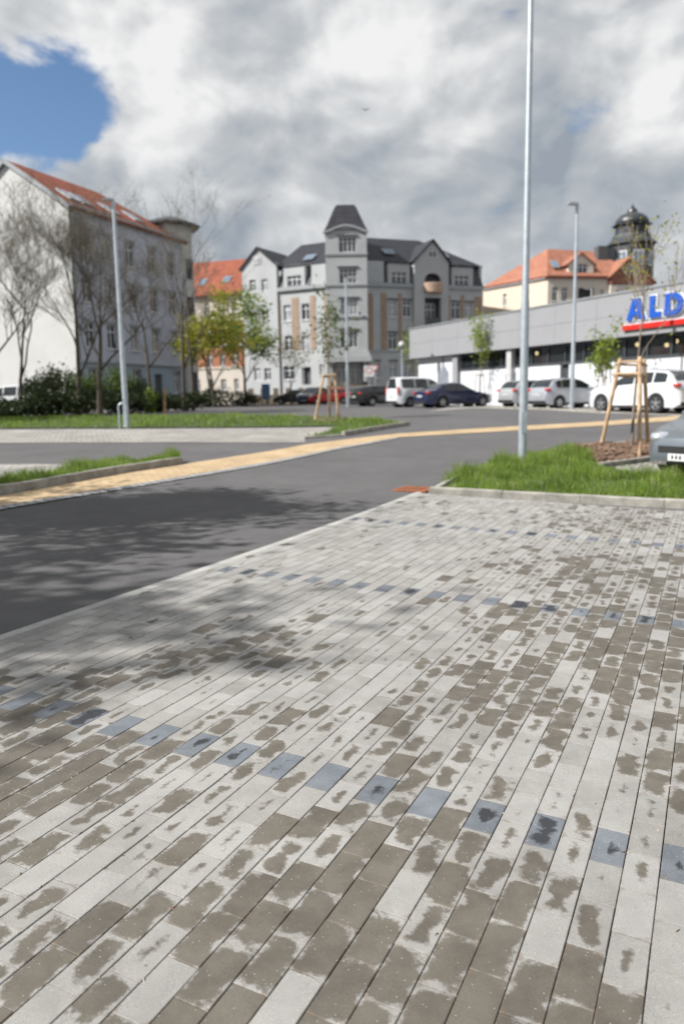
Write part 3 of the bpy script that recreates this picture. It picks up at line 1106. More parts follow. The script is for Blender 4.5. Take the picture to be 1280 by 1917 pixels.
# ---- white gabled house on the left, its long side in shade
dL = Vector((0.385, 0.923))
PL = at(128, 388, 58)
hl = bld('apartment_house', 'long white gabled apartment house with red tile roof behind bare trees', PL, GZF, math.atan2(dL.y, dL.x))
f = Fac(hl, PL, dL, GZF)
LEN = f.uz(352, 600)[0]
EZ = f.uz(128, 388)[1]
fg_ = Fac(hl, PL, (-dL.y, dL.x), GZF)
DEP, RZ_ = fg_.uz(12, 308)
DEP *= 2
RE = f.uz(183, 362, DEP / 2)[0]
ops = []
cols_u = [1.5, 4.0, 6.9, 9.8, 12.6]
for j, zc in enumerate((2.25, 5.75, 9.15, 12.55)):
    for i, u in enumerate(cols_u):
        if j == 0 and i in (3,):
            continue
        ops.append((u - .55, u + .55, zc - .95, zc + .95))
door = (9.25, 10.35, 0.3, 2.9)
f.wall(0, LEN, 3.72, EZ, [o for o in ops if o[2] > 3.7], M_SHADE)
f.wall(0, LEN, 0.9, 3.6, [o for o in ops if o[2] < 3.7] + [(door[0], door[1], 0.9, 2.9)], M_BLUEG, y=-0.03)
for o in ops:
    f.window(o)
    f.build(MB().box((o[0] - .12, -.09, o[3] + .06), (o[1] + .12, -.034, o[3] + .24)), 'lintel', M_TRIM)
f.build(MB().box((door[0], .12, .3), (door[1], .2, 2.9)), 'door', M_DTRIM)
f.build(MB().box((-.02, -.16, 3.602), (LEN + .02, .3, 3.718)), 'cornice', M_TRIM)
f.build(MB().box((-.04, -.08, 0), (9.2, .3, .898)).box((10.4, -.08, 0), (LEN, .3, .898)), 'plinth', M_TRIM)
f.build(MB().box((-.02, -.38, EZ + .002), (LEN, .3, EZ + .28)), 'cornice', M_TRIM)
# gable end and back
gp = [(0, 0), (DEP, 0), (DEP, EZ), (DEP / 2, RZ_), (0, EZ)]
mb = MB().add([(-.03, y, z) for y, z in gp] + [(.3, y, z) for y, z in gp], [(0, 1, 2, 3, 4), (9, 8, 7, 6, 5)] + [(i, i + 5, (i + 1) % 5 + 5, (i + 1) % 5) for i in range(5)])
mb.box((.3, DEP - .3, 0), (LEN, DEP, EZ))
f.build(mb, 'gable_wall', M_WHITE)
tt = (RZ_ - EZ) / (DEP / 2)
f.build(MB().slab([(-.25, -.45, EZ - .45 * tt + .34), (LEN, -.45, EZ - .45 * tt + .34), (RE, DEP / 2, RZ_ + .34), (-.25, DEP / 2, RZ_ + .34)], .2)
        .slab([(LEN, -.45, EZ - .45 * tt + .34), (LEN, DEP + .4, EZ - .4 * tt + .34), (RE, DEP / 2, RZ_ + .34)], .2)
        .slab([(-.25, DEP / 2, RZ_ + .34), (RE, DEP / 2, RZ_ + .34), (LEN, DEP + .4, EZ - .4 * tt + .34), (-.25, DEP + .4, EZ - .4 * tt + .34)], .2), 'roof', M_TILE)
f.build(MB().slab([(-.32, -.46, EZ - .45 * tt + .36), (-.1, -.46, EZ - .45 * tt + .36), (-.1, DEP / 2, RZ_ + .40), (-.32, DEP / 2, RZ_ + .40)], .3)
        .slab([(-.32, DEP / 2, RZ_ + .40), (-.1, DEP / 2, RZ_ + .40), (-.1, DEP + .4, EZ - .4 * tt + .36), (-.32, DEP + .4, EZ - .4 * tt + .36)], .3), 'verge', M_TRIM)
sl = math.atan(tt)
skylight(f, [(u, 1.6, EZ + 1.6 * tt + .36, 1.2, 1.7, sl) for u in (1.9, 3.3, 6.6, 9.6)])
# round corner turret with a shallow cap
tcx, tcy = LEN + .2, 1.6
z_t = f.uz(328, 418)[1]
f.build(MB().lathe([(2.0, 0), (2.0, EZ - 1.0), (1.95, EZ - .9), (1.95, z_t)], 8, (tcx, tcy, 0), rot0=math.pi / 8), 'turret', M_WHITE)
f.build(MB().lathe([(2.75, z_t + .002), (2.8, z_t + .18), (1.3, z_t + .75), (.1, z_t + 1.05)], 8, (tcx, tcy, 0), rot0=math.pi / 8), 'turret_roof', M_MANS)
for zc in (2.3, 5.75, 9.15, 12.55):
    a = f.uz(352, 500)
    f.build(MB().box((tcx - .45, tcy - 1.92, zc - .9), (tcx + .45, tcy - 1.80, zc + .9)), 'turret_window', M_GLASS)

# ---- corner building with the tower
TL = at(611, 560, 86)
TR = at(687, 560, 86)
bg = bld('corner_building', 'pale grey corner apartment building with dark slate mansard roof and central tower', TL, GZF)
ft = Fac(bg, TL, (1, 0), GZF)
TW = TR.x - TL.x
tz = ft.uz(648, 440)[1]
zc1 = ft.uz(648, 668)[1]
zc0 = ft.uz(648, 660)[1]
tops = [ft.rect(q) for q in ((634, 447, 666, 475), (635, 505, 667, 533), (637, 562, 669, 591), (637, 621, 669, 651))]
ft.wall(0, TW, zc0, tz, tops, M_GREYR, y=-1.0)
for o in tops:
    ft.window(o, y=-.84, cols=4)
    ft.build(MB().box((o[0] - .2, -1.10, o[3] + .05), (o[1] + .2, -1.003, o[3] + .22)), 'lintel', M_DTRIM)
ft.build(MB().box((.003, -.64, zc0), (.3, 5, tz)).box((TW - .3, -.64, zc0), (TW - .003, 5, tz)).box((.3, 4.7, zc0), (TW - .3, 5, tz)), 'tower_wall', M_GREYR)
for yy in (479, 536, 595):
    z = ft.uz(648, yy)[1]
    ft.build(MB().box((-.08, -1.1, z - .1), (TW + .08, -1.003, z + .1)), 'cornice', M_TRIM)
ft.build(MB().box((-.35, -1.45, zc1 - .6), (TW + .35, .2, zc1 - .002)).box((-.18, -1.25, zc1), (TW + .18, .2, zc0 - .002)), 'cornice', M_GREYR)
# open porch under the tower
zp = zc1 - .602
ft.build(MB().box((.1, .9, 0), (TW - .1, 1.2, zp)), 'porch_wall', M_TRIM)
for u in (.15, TW - .55):
    ft.build(MB().box((u, -1.0, 2.3), (u + .4, -.6, zp)), 'porch_column', M_GREYR)
ft.build(MB().box((-.2, -1.2, 0), (TW + .2, .88, 1.9)), 'porch_base', M_STONE)
for k, u in enumerate((.9, 2.5)):
    ft.window((u, u + 1.2, 2.1, 4.4), y=.8, sill=False)
# swept eaves and bell roof of the tower
arc = [(-.2 + (TW + .4) * i / 12, tz + .20 + .70 * math.sin(math.pi * i / 12) ** 1.5) for i in range(13)]
mb = MB()
for (a, za), (b, zb) in zip(arc[:-1], arc[1:]):
    mb.add([(a, -1.22, za - .22), (b, -1.22, zb - .22), (b, -1.22, zb), (a, -1.22, za), (a, -.9, za - .22), (b, -.9, zb - .22), (b, -.9, zb), (a, -.9, za)],
           [(0, 1, 2, 3), (7, 6, 5, 4), (3, 2, 6, 7), (0, 4, 5, 1)])
ft.build(mb, 'eaves_arch', M_TRIM)
pg_ = [(0, tz + .002)] + [(max(0, min(TW, a)), z - .24) for a, z in arc] + [(TW, tz + .002)]
ft.build(MB().prism(pg_, -1.0, -.7), 'tower_gable', M_GREYR)
ztop = ft.uz(648, 378)[1]
r0 = [(-.08, -1.05), (TW + .08, -1.05), (TW + .08, 5.1), (-.08, 5.1)]
cx_, cy_ = TW / 2, 2.0
lv = [(1.0, tz + .3), (.86, tz + 1.0), (.72, tz + 1.8), (.60, tz + 2.5), (.49, ztop - .35), (.40, ztop - .1), (.2, ztop)]
vs, fs = [], []
for k, (s_, z) in enumerate(lv):
    for (x, y) in r0:
        vs.append((cx_ + (x - cx_) * s_, cy_ + (y - cy_) * s_, z))
for k in range(len(lv) - 1):
    for i in range(4):
        fs.append((k * 4 + i, k * 4 + (i + 1) % 4, k * 4 + 4 + (i + 1) % 4, k * 4 + 4 + i))
fs += [(0, 1, 2, 3), tuple(range(len(vs) - 4, len(vs)))]
ft.build(MB().add(vs, fs), 'tower_roof', M_SLATE)

# right wing
dR = Vector((0.94, 0.34))
fr = Fac(bg, (TR.x, 86.0), dR, GZF)
RW = fr.uz(903, 600)[0]
zc = fr.uz(777, 539)[1]
ze = fr.uz(777, 490)[1]
zr = ze + 3.6
row3 = [fr.rect(q) for q in ((727, 562, 742.5, 593), (754, 562.5, 769.5, 593.5), (845, 566, 860.5, 597), (869, 567, 884.5, 598))]
row2 = [(a, b, c - 3.62, e_ - 3.62) for a, b, c, e_ in row3]
row1 = [fr.rect(q) for q in ((703, 677, 711, 707), (729, 677, 743, 707), (757, 677, 771, 707))]
gu0, gu1 = fr.uz(772, 540)[0], fr.uz(836, 540)[0]
log1 = fr.rect((791, 512, 822.5, 550))
log2 = fr.rect((791, 558, 822.5, 612))
fr.wall(0, gu0, 1.2, zc, [o for o in row3 + row2 + row1 if o[1] < gu0], M_GREYR)
fr.wall(gu1, RW, 1.2, zc, [o for o in row3 + row2 if o[0] > gu1], M_GREYR)
for o in row3 + row2 + row1:
    fr.window(o)
    fr.build(MB().box((o[0] - .12, -.08, o[3] + .04), (o[1] + .12, -.003, o[3] + .2)), 'lintel', M_DTRIM)
for q in ((689, 549, 698, 651), (712.5, 549, 724, 651), (745, 549, 751.5, 651), (772, 549, 776, 651), (836.5, 553, 842.5, 640), (861.5, 553, 867.5, 640), (887, 556, 901, 640)):
    a, b = fr.uz(q[0], 600)[0], fr.uz(q[2], 600)[0]
    z1 = fr.uz((q[0] + q[2]) / 2, q[1])[1]
    fr.build(MB().box((a, -.05, z1 - 6.4), (b, -.003, z1)), 'brick_pilaster', M_BUFF)
fr.build(MB().box((0, -.3, zc + .002), (gu0 - .1, .35, zc + .4)), 'cornice', M_TRIM)
fr.build(MB().box((gu1 + .1, -.3, zc + .002), (RW, .35, zc + .4)), 'cornice', M_TRIM)
fr.build(MB().box((0, -.08, 0), (RW, .3, 1.198)), 'plinth', M_STONE)
fr.build(MB().box((0, -.07, 5.55), (gu0 - .1, -.003, 5.8)), 'cornice', M_TRIM)
fr.build(MB().box((RW - .3, .36, 0), (RW, 11, ze)).box((0, 10.7, 0), (RW - .3, 11, ze)), 'side_wall', M_GREYR)
fr.build(MB().slab([(0, -.05, zc + .4), (RW, -.05, zc + .4), (RW - .3, .9, ze), (0, .9, ze)], .2).slab([(RW, -.05, zc + .4), (RW, 11, zc + .4), (RW - .5, 11, ze), (RW - .3, .9, ze)], .2), 'mansard_roof', M_MANS)
rend = fr.uz(803, 440)[0] + 1.6
fr.build(MB().slab([(-.3, .35, ze - .1), (RW + .1, .35, ze - .1), (rend, 6, zr), (-.3, 6, zr)], .2).slab([(RW + .1, .35, ze - .1), (RW + .1, 11.4, ze - .1), (rend, 6, zr)], .2)
         .slab([(RW + .1, 11.4, ze - .1), (-.3, 11.4, ze - .1), (-.3, 6, zr), (rend, 6, zr)], .2), 'roof', M_SLATE)


def dormer(ff, q, wq, cols=3):
    a, b = ff.uz(q[0], (q[1] + q[3]) / 2)[0], ff.uz(q[2], (q[1] + q[3]) / 2)[0]
    z1, z0 = ff.uz((q[0] + q[2]) / 2, q[1])[1], ff.uz((q[0] + q[2]) / 2, q[3])[1]
    w = ff.rect(wq)
    ff.wall(a, b, z0, z1, [w], M_GREYR, y=-.12, t=1.1, name='dormer')
    n = 8
    tp = [(a - .1 + (b - a + .2) * i / n, z1 + .002 + .32 * math.sin(math.pi * i / n)) for i in range(n + 1)] + [(b + .1, z1 + .001)]
    ff.build(MB().prism(tp, -.22, 1.6), 'dormer_roof', M_MANS)
    ff.window(w, y=.0, cols=cols)


dormer(fr, (725, 494, 766, 536), (732.5, 509, 760, 535))
dormer(fr, (844, 501, 884, 543), (850, 516, 876, 542))
pu = fr.uz(718, 515)[0]
fr.build(MB().box((.0, -.03, zc + .402), (pu, .8, ze - .12)), 'attic_wall', M_GREYR)
# gabled bay with arched loggia and balcony
zsh = fr.uz(775, 487)[1]
apx, apz = fr.uz(806, 452)
att = fr.rect((798, 467, 813, 484))
aw = (log1[0] + log1[1]) / 2
fr.wall(gu0, gu1, 1.2, zsh, [log1, log2], M_GREYR, y=-.45, t=.6)
fr.build(MB().prism([(gu0, zsh + .002), (gu1, zsh + .002), (apx, apz)], -.45, .3), 'bay_gable', M_GREYR)
fr.window(att, y=-.53, sill=False)
n = 10
hw = (log1[1] - log1[0]) / 2
fan = [(log1[0] - .002, log1[3] + .004)] + [(aw - hw * math.cos(math.pi * i / n), log1[3] - hw * .75 + hw * .75 * math.sin(math.pi * i / n)) for i in range(n + 1)] + [(log1[1] + .002, log1[3] + .004)]
for half in (fan[:n // 2 + 2] + [(aw, log1[3] + .004)], [(aw, log1[3] + .004)] + fan[n // 2 + 1:]):
    fr.build(MB().prism(half, -.455, -.1), 'arch_spandrel', M_GREYR)
fr.build(MB().box((gu0 + .3, .7, 1.2), (gu1 - .3, .9, zsh)), 'loggia_wall', M_DTRIM)
for o in (log1, log2):
    fr.window((o[0] + .3, o[1] - .3, o[2] + .4, o[3] - .55), y=.6, cols=3, sill=False)
bz = log1[2]
fr.build(MB().lathe([(hw * 1.05, bz), (hw * 1.12, bz + .1), (hw * 1.12, bz + 1.05), (hw * 1.05, bz + 1.1)], 16, (aw, -.35, 0), sq=.8), 'balcony', mat('balcony_tan', (0.48, 0.33, 0.25), 0.9))
fr.build(MB().box((log2[0], -.4, log2[2] + .02), (log2[1], -.3, log2[2] + 1.0)), 'balcony_rail', M_DTRIM)
for (xa, za, xb, zb) in ((gu0 - .3, zsh - .25, apx, apz + .18), (apx, apz + .18, gu1 + .3, zsh - .25)):
    fr.build(MB().slab([(xa, -.7, za), (xb, -.7, zb), (xb, 4.5, zb), (xa, 4.5, za)], .16), 'bay_roof', M_SLATE)
sa = math.atan((zr - ze) / 5.6)
skylight(fr, [(fr.uz(733, 470)[0] + .6, 2.4, ze + 2.05 * .64 + .08, 1.3, 1.3, sa), (fr.uz(845, 478)[0], 2.2, ze + 1.85 * .64 + .1, 1.1, 1.3, sa)])

# left wing and gabled section
dW = Vector((0.885, -0.466))
LP = at(522, 560, 89.1)
fw = Fac(bg, LP, dW, GZF)
LWD = fw.uz(611, 600)[0]
zcl = fw.uz(560, 543)[1]
zel = fw.uz(560, 497)[1]
lops = [fw.rect(q) for q in ((530.5, 571, 544.5, 601), (564.4, 568, 578.5, 599), (533, 628, 547, 657), (564.4, 628, 578.5, 657), (531, 686, 551, 711), (598, 682, 605, 702))]
ldoor = fw.rect((565, 687, 582, 720))
fw.wall(0, LWD, 1.2, zcl, lops + [ldoor], M_GREYR)
for o in lops:
    fw.window(o)
fw.build(MB().box((ldoor[0], .5, 1.0), (ldoor[1], .6, ldoor[3])), 'door', M_DTRIM)
for q in ((519, 562, 526, 655), (547, 557, 560, 655), (581, 553, 591, 655), (607.5, 548, 613, 655)):
    a, b = fw.uz(q[0], 600)[0], fw.uz(q[2], 600)[0]
    z1 = fw.uz((q[0] + q[2]) / 2, q[1])[1]
    fw.build(MB().box((max(.02, a), -.05, z1 - 5.9), (b, -.003, z1)), 'brick_pilaster', M_BUFF)
fw.build(MB().box((0, -.3, zcl + .002), (LWD + .3, .35, zcl + .42)), 'cornice', M_TRIM)
fw.build(MB().box((0, -.08, 0), (LWD, .3, 1.198)), 'plinth', M_STONE)
fw.build(MB().slab([(0, -.05, zcl + .42), (LWD, -.05, zcl + .42), (LWD, .9, zel), (0, .9, zel)], .2), 'mansard_roof', M_MANS)
fw.build(MB().slab([(-1.2, .35, zel - .1), (LWD + .5, .35, zel - .1), (LWD + .5, 6, zel + 3.5), (-.4, 6, zel + 3.5)], .2)
         .slab([(LWD + .5, 11, zel - .1), (-1.2, 11, zel - .1), (-.4, 6, zel + 3.5), (LWD + .5, 6, zel + 3.5)], .2), 'roof', M_SLATE)
dormer(fw, (531.6, 499, 571.5, 543), (538.7, 516, 564.4, 540.5))
au = fw.uz(583, 515)[0]
fw.build(MB().box((au, -.03, zcl + .422), (LWD + .02, .8, zel - .12)), 'attic_wall', M_GREYR)
skylight(fw, [(fw.uz(563, 477)[0], 2.0, zel + 1.65 * .62 + .1, 1.3, 1.3, math.atan(3.6 / 5.65))])
# gabled bay left of it
ga, gb = fw.uz(456, 540)[0], -.05
zs_ = fw.uz(470, 499)[1]
ax_, az_ = fw.uz(484, 466)
gops = [fw.rect(q) for q in ((469.5, 524, 480, 546), (491.8, 523, 502.5, 545), (471, 584, 481.5, 610), (493, 583, 503.5, 609), (473, 638, 483.5, 664), (494, 637, 504.5, 663), (478, 689, 490, 712), (497, 689, 509, 712))]
gat = fw.rect((476.6, 480, 490.6, 496))
fw.wall(ga, gb, .2, zs_, gops, M_GREYR, y=-.25, t=.5)
for o in gops:
    fw.window(o, y=-.1)
fw.build(MB().prism([(ga, zs_ + .002), (gb, zs_ + .002), (ax_, az_)], -.25, .3), 'bay_gable', M_GREYR)
fw.window(gat, y=-.33, sill=False)
for (xa, za, xb, zb) in ((ga - .35, zs_ - .3, ax_, az_ + .2), (ax_, az_ + .2, gb + .35, zs_ - .3)):
    fw.build(MB().slab([(xa, -.5, za), (xb, -.5, zb), (xb, 6, zb), (xa, 6, za)], .16), 'bay_roof', M_SLATE)
fw.build(MB().box((ga, .3, 0), (ga + .3, 10, zs_)), 'side_wall', M_GREYR)

# ---- red roofed house between them
rh_P = fw.P + Vector((*(fw.d * (ga - .15)), 0))
dH = Vector((0.95, -0.31)).normalized()
fh0 = Vector((rh_P.x, rh_P.y)) - dH * 12.0 + Vector((-dH.y, dH.x)) * .6
hb = bld('brick_house', 'orange brick and cream terraced house with red roof behind yellow-green tree', fh0, GZF, math.atan2(dH.y, dH.x))
fh = Fac(hb, fh0, dH, GZF)
hz = fh.uz(420, 552)[1]
h1, h2 = fh.uz(420, 690)[1], fh.uz(420, 601)[1]
wnd = {}
wn_b = [fh.rect(q) for q in ((434, 608, 444, 633), (409, 611, 419, 636), (386, 613, 396, 638), (435, 658, 445, 683), (411, 660, 421, 685), (388, 662, 398, 687))]
wn_g = [fh.rect(q) for q in ((367, 711, 375.5, 731), (391, 710, 400, 730), (414, 710, 423, 730), (438, 709, 447, 729))]
wn_t = [fh.rect(q) for q in ((382, 567, 392, 588), (408, 565, 418, 586), (432, 563, 442, 584))]
fh.wall(0, 12, 0, h1, wn_g, M_PINK)
fh.wall(0, 12, h1 + .2, h2, wn_b, M_ORNG, y=.03)
fh.wall(0, 12, h2 + .2, hz, wn_t, M_PINK)
for o in wn_b + wn_g + wn_t:
    fh.window(o)
zb_ = (h1 + h2) / 2
for b_ in (((0, -.1, h1 + .002), (12, .3, h1 + .198)), ((0, -.1, h2 + .002), (12, .3, h2 + .198)), ((0, -.06, zb_ - .15), (12, .027, zb_ + .15))):
    fh.build(MB().box(*b_), 'cornice', M_PINK)
fh.build(MB().slab([(-.3, -.5, hz), (12.2, -.5, hz), (12.2, 5.5, hz + 5.0), (-.3, 5.5, hz + 5.0)], .2).slab([(12.2, 11, hz), (-.3, 11, hz), (-.3, 5.5, hz + 5.0), (12.2, 5.5, hz + 5.0)], .2), 'roof', M_TILE)
fh.build(MB().box((0, .4, 0), (.3, 10.6, hz - .1)), 'side_wall', M_PINK)
skylight(fh, [(u, y, hz + (y + .5) * .833 + .03, 1.0, 1.4, math.atan(.833)) for u, y in ((2.2, 1.4), (3.3, .9), (5.6, 1.7), (8.8, 1.9))])

# ---- cream house with the hipped red roof behind the supermarket
CP = at(1025, 520, 90)
cl_ = at(904, 541, 99)
hc = bld('hipped_house', 'cream house with hipped red tile roof rising behind the supermarket', CP, GZF)
dl_ = (Vector((CP.x, CP.y)) - Vector((cl_.x, cl_.y)))
fl = Fac(hc, cl_, dl_, GZF)
LL = dl_.length
ezc = fl.uz(1025, 521)[1]
o1 = fl.rect((941, 550, 947, 573))
fl.wall(0, LL, 0, ezc, [o1], M_CREAM)
fl.window(o1, cols=1)
fq = Fac(hc, CP, (0.985, 0.17), GZF)
EW = fq.uz(1137, 560)[0]
qo = [fq.rect(q) for q in ((1033, 537, 1043, 563), (1051, 538, 1061, 564), (1122, 541, 1130, 562))]
lgq = fq.rect((1081, 539, 1111, 575))
fq.wall(0, EW, 0, ezc, qo + [lgq], M_PINK, t=.5)
for o in qo:
    fq.window(o)
fq.build(MB().box((lgq[0] - .1, 1.0, lgq[2]), (lgq[1] + .1, 1.2, lgq[3])), 'loggia_wall', M_DTRIM)
fq.build(MB().box((lgq[0], .05, lgq[2]), (lgq[1], .15, lgq[2] + .9)), 'balcony_rail', M_DTRIM)
fq.build(MB().box((-.2, -.35, ezc + .002), (EW, .4, ezc + .3)), 'cornice', M_REDB)
# hipped roof over the two faces
Mi = fq.M.inverted()
c_l = Mi @ (fl.M @ Vector((0, -.4, ezc + .25)))
c_c = Vector((-.3, -.4, ezc + .25))
c_r = Vector((fq.uz(1205, 540)[0], -.4, ezc + .25))
rd0 = Mi @ (fl.M @ Vector((LL * .30, 5.5, ezc + 3.2)))
rz0 = fq.uz(1040, 467, 4.8)[1]
ra = Vector((2.0, 4.6, rz0))
rb = Vector((fq.uz(1150, 540)[0], 5.6, rz0))
fq.build(MB().slab([c_c, c_r, rb, ra], .2).slab([c_l, c_c, ra, rd0], .2).slab([rd0, ra, rb, Vector((EW + 4, 14, ezc))], .2), 'roof', M_TILE2)
# dormer, brick gable, chimney
du0, dzz0 = fq.uz(1047, 514)
du1 = fq.uz(1112, 514)[0]
dz1 = fq.uz(1080, 490)[1]
dq = fq.rect((1077, 493, 1101, 514))
fq.wall(du0 + 1.2, du1, ezc + .3, dz1, [dq], M_PINK, y=.3, t=.6, name='dormer')
fq.window(dq, y=.45, cols=3)
dm = (du0 + 1.2 + du1) / 2
dza = fq.uz(1090, 474)[1]
fq.build(MB().prism([(du0 + 1.2, dz1 + .002), (du1, dz1 + .002), (dm, dza)], .3, .6), 'dormer_gable', M_PINK)
for (xa, za, xb, zb) in ((du0 + .8, dz1 - .3, dm, dza + .15), (dm, dza + .15, du1 + .35, dz1 - .3)):
    fq.build(MB().slab([(xa, .1, za), (xb, .1, zb), (xb, 4.5, zb), (xa, 4.5, za)], .15), 'dormer_roof', M_TILE2)
skylight(fq, [(fq.uz(1046, 505)[0], 1.2, ezc + 1.75, .9, 1.3, math.atan(1.0)), (fq.uz(1113, 508)[0], 1.2, ezc + 1.75, .8, 1.2, math.atan(1.0))])
g0_, g1_ = EW + .02, fq.uz(1216, 540)[0]
gpx, gpz = fq.uz(1174, 484)
fq.wall(g0_, g1_, 0, fq.uz(1137, 534)[1], [fq.rect((1147, 543, 1155, 556)), fq.rect((1170, 542, 1178, 555))], M_PINK, y=-.5, t=.5)
for q in ((1147, 543, 1155, 556), (1170, 542, 1178, 555)):
    fq.window(fq.rect(q), y=-.36, cols=2)
zg = fq.uz(1137, 533)[1]
fq.build(MB().prism([(g0_, zg), (g1_, zg), (g1_, zg + .3), (gpx, gpz), (g0_, zg + .9)], -.55, 3), 'brick_gable', M_REDB)
for q in ((1166, 499, 1175, 516), (1179, 501, 1188, 517)):
    o = fq.rect(q)
    fq.window(o, y=-.62, cols=1, sill=False)
for (xa, za, xb, zb) in ((g0_ - .4, zg + .75, gpx, gpz + .2), (gpx, gpz + .2, g1_ + .4, zg + .15)):
    fq.build(MB().slab([(xa, -.8, za), (xb, -.8, zb), (xb, 5, zb), (xa, 5, za)], .16), 'gable_roof', M_TILE2)
cu, cz = fq.uz(1122, 462, 4)
fq.build(MB().box((cu - .5, 3.4, cz - 3), (cu + .7, 4.4, cz)), 'chimney', M_DTRIM)

# ---- dark domed turret behind
dt0 = at(1175, 600, 112)
dtw = bld('domed_tower', 'dark slate tower with octagonal lantern and dome above red roofs', (dt0.x, dt0.y), GZF, cat='tower')
zz = lambda y: at(1175, y, 112).z - GZF
M_DOME = mat('dome_slate', (0.030, 0.033, 0.040), 0.4, var=0.3, vscale=1.0, spec=0.7)
M_DWALL = mat('tower_slate', (0.042, 0.048, 0.058), 0.65, var=0.25, vscale=1.2)
MB().lathe([(3.1, 0), (3.1, zz(462)), (3.45, zz(460)), (3.45, zz(457)), (2.7, zz(448)), (2.5, zz(440))], 8, (0, 0, 0), rot0=math.pi / 8).build('shaft', M_DWALL, dtw)
MB().lathe([(2.3, zz(440) + .01), (2.2, zz(424)), (2.75, zz(423)), (2.75, zz(421.5))], 8, (0, 0, 0), rot0=math.pi / 8).build('lantern', M_DWALL, dtw)
MB().lathe([(2.35, zz(421.5) + .01), (2.3, zz(415)), (2.0, zz(408)), (1.4, zz(402)), (.8, zz(399)), (.65, zz(397)), (.7, zz(394)), (.35, zz(390)), (.08, zz(383)), (.03, zz(380))], 16).build('dome', M_DOME, dtw, smooth=True)
for k in range(8):
    a = math.pi / 4 * k
    ap = 3.1 * math.cos(math.pi / 8)
    for h0, h1_ in ((zz(502), zz(474)),):
        Mx = Matrix.Rotation(a, 4, 'Z')
        w_ = MB().box((ap - .05, -.75, h0), (ap + .04, .75, h1_)).build('window', M_FRAME, dtw, Mx)
        MB().box((ap + .041, -.62, h0 + .15), (ap + .06, -.06, h1_ - .15)).box((ap + .041, .06, h0 + .15), (ap + .06, .62, h1_ - .15)).build('pane', M_SKYL, w_)
    MB().box((2.08, -.4, zz(437)), (2.18, .4, zz(427))).build('louvre', M_DOME, dtw, Matrix.Rotation(a, 4, 'Z'))
side = at(1138, 520, 112)
MB().box((-4.4, -2, 0), (-2.9, 2, zz(468))).build('stair_block', M_DWALL, dtw)

# ---- supermarket
AP = at(783, 660, 56)
dA = Vector((0.433, -0.901))
zA = gz(AP.x, AP.y)
sm = bld('supermarket', 'low white supermarket with grey fascia and long window strip', AP, zA - .1, math.atan2(dA.y, dA.x), cat='supermarket')
fa = Fac(sm, AP, dA, zA - .1)
M_FASC = mat('grey_panel', (0.30, 0.305, 0.32), 0.55, var=0.04, vscale=0.8, spec=0.4)
M_SMW = mat('smooth_white_wall', (0.64, 0.655, 0.685), 0.85, var=0.04, vscale=0.8)
M_ALU = mat('dark_aluminium', (0.055, 0.06, 0.068), 0.5, var=0.05)
AL = 36.0
ft0 = fa.uz(786, 671)[1]
ft1 = fa.uz(786, 616)[1]
wz0 = fa.uz(986, 686)[1]
ws = fa.uz(866, 690)[0]
fa.build(MB().box((.3, 9.0, 0), (AL, 9.3, ft1)).box((.0, .36, 0), (.3, 9.3, ft1)).box((AL, .36, 0), (AL + .3, 9.3, ft1)), 'back_wall', M_SMW)
fa.build(MB().box((.2, .2, ft1 - .5), (AL, 9.2, ft1 - .2)), 'roof', M_ALU)
seg = 3.1
x = -.45
while x < AL:
    x1 = min(AL, x + seg)
    zm = (ft0 + ft1) / 2
    for (za, zb) in ((ft0, zm - .006), (zm + .006, ft1)):
        fa.build(MB().box((x + .006, -.5, za), (x1 - .006, .3, zb)), 'fascia_panel', M_FASC)
    x = x1
fa.build(MB().box((-.5, -.55, ft1 + .002), (AL, .5, ft1 + .1)), 'parapet_cap', M_METAL)
fa.build(MB().box((.0, 0, 0), (ws - .9, .35, ft0 - .002)), 'wall', M_SMW)
fa.build(MB().box((ws - .88, -.25, 0), (ws - .3, .35, ft0 - .002)), 'pillar', M_FASC)
p2 = fa.uz(962, 640)[0]
dd = fa.rect((1047, 686, 1064, 730))
fa.wall(ws - .28, AL, 0, wz0, [(dd[0], dd[1], 0.02, wz0 - .02)], M_SMW)
fa.build(MB().box((dd[0], .2, .02), (dd[1], .25, wz0 - .02)), 'door', M_ALU)
fa.build(MB().box((p2 - .35, -.3, 0), (p2 + .1, -.01, ft0 - .002)), 'pillar', mat('pale_grey_pillar', (0.5, 0.5, 0.5), 0.8))
fa.build(MB().box((ws - .28, -.06, wz0 + .002), (AL, .35, wz0 + .12)).box((ws - .28, .0, ft0 - .12), (AL, .3, ft0 - .002)), 'window_rail', M_ALU)

gm_ = bpy.data.materials.new('shop_glass')
gm_.use_nodes = True
t = gm_.node_tree
b = t.nodes['Principled BSDF']
b.inputs['Base Color'].default_value = (0.03, 0.035, 0.04, 1)
b.inputs['Roughness'].default_value = 0.03
tr_ = t.nodes.new('ShaderNodeBsdfTransparent')
tr_.inputs[0].default_value = (0.55, 0.58, 0.6, 1)
ms = t.nodes.new('ShaderNodeMixShader')
ms.inputs[0].default_value = 0.5
t.links.new(tr_.outputs[0], ms.inputs[1])
t.links.new(b.outputs[0], ms.inputs[2])
t.links.new(ms.outputs[0], t.nodes['Material Output'].inputs['Surface'])
x = ws - .28
while x < AL - .5:
    w_ = 1.42
    fa.build(MB().box((x, .02, wz0 + .122), (x + .1, .28, ft0 - .122)), 'mullion', M_ALU)
    fa.build(MB().box((x + .1, .10, wz0 + .122), (x + w_, .12, ft0 - .122)), 'pane', gm_)
    x += w_
fa.build(MB().box((ws, 5.0, 0), (AL, 5.1, ft0)), 'interior_wall', mat('shop_interior', (0.05, 0.045, 0.04), 0.9))
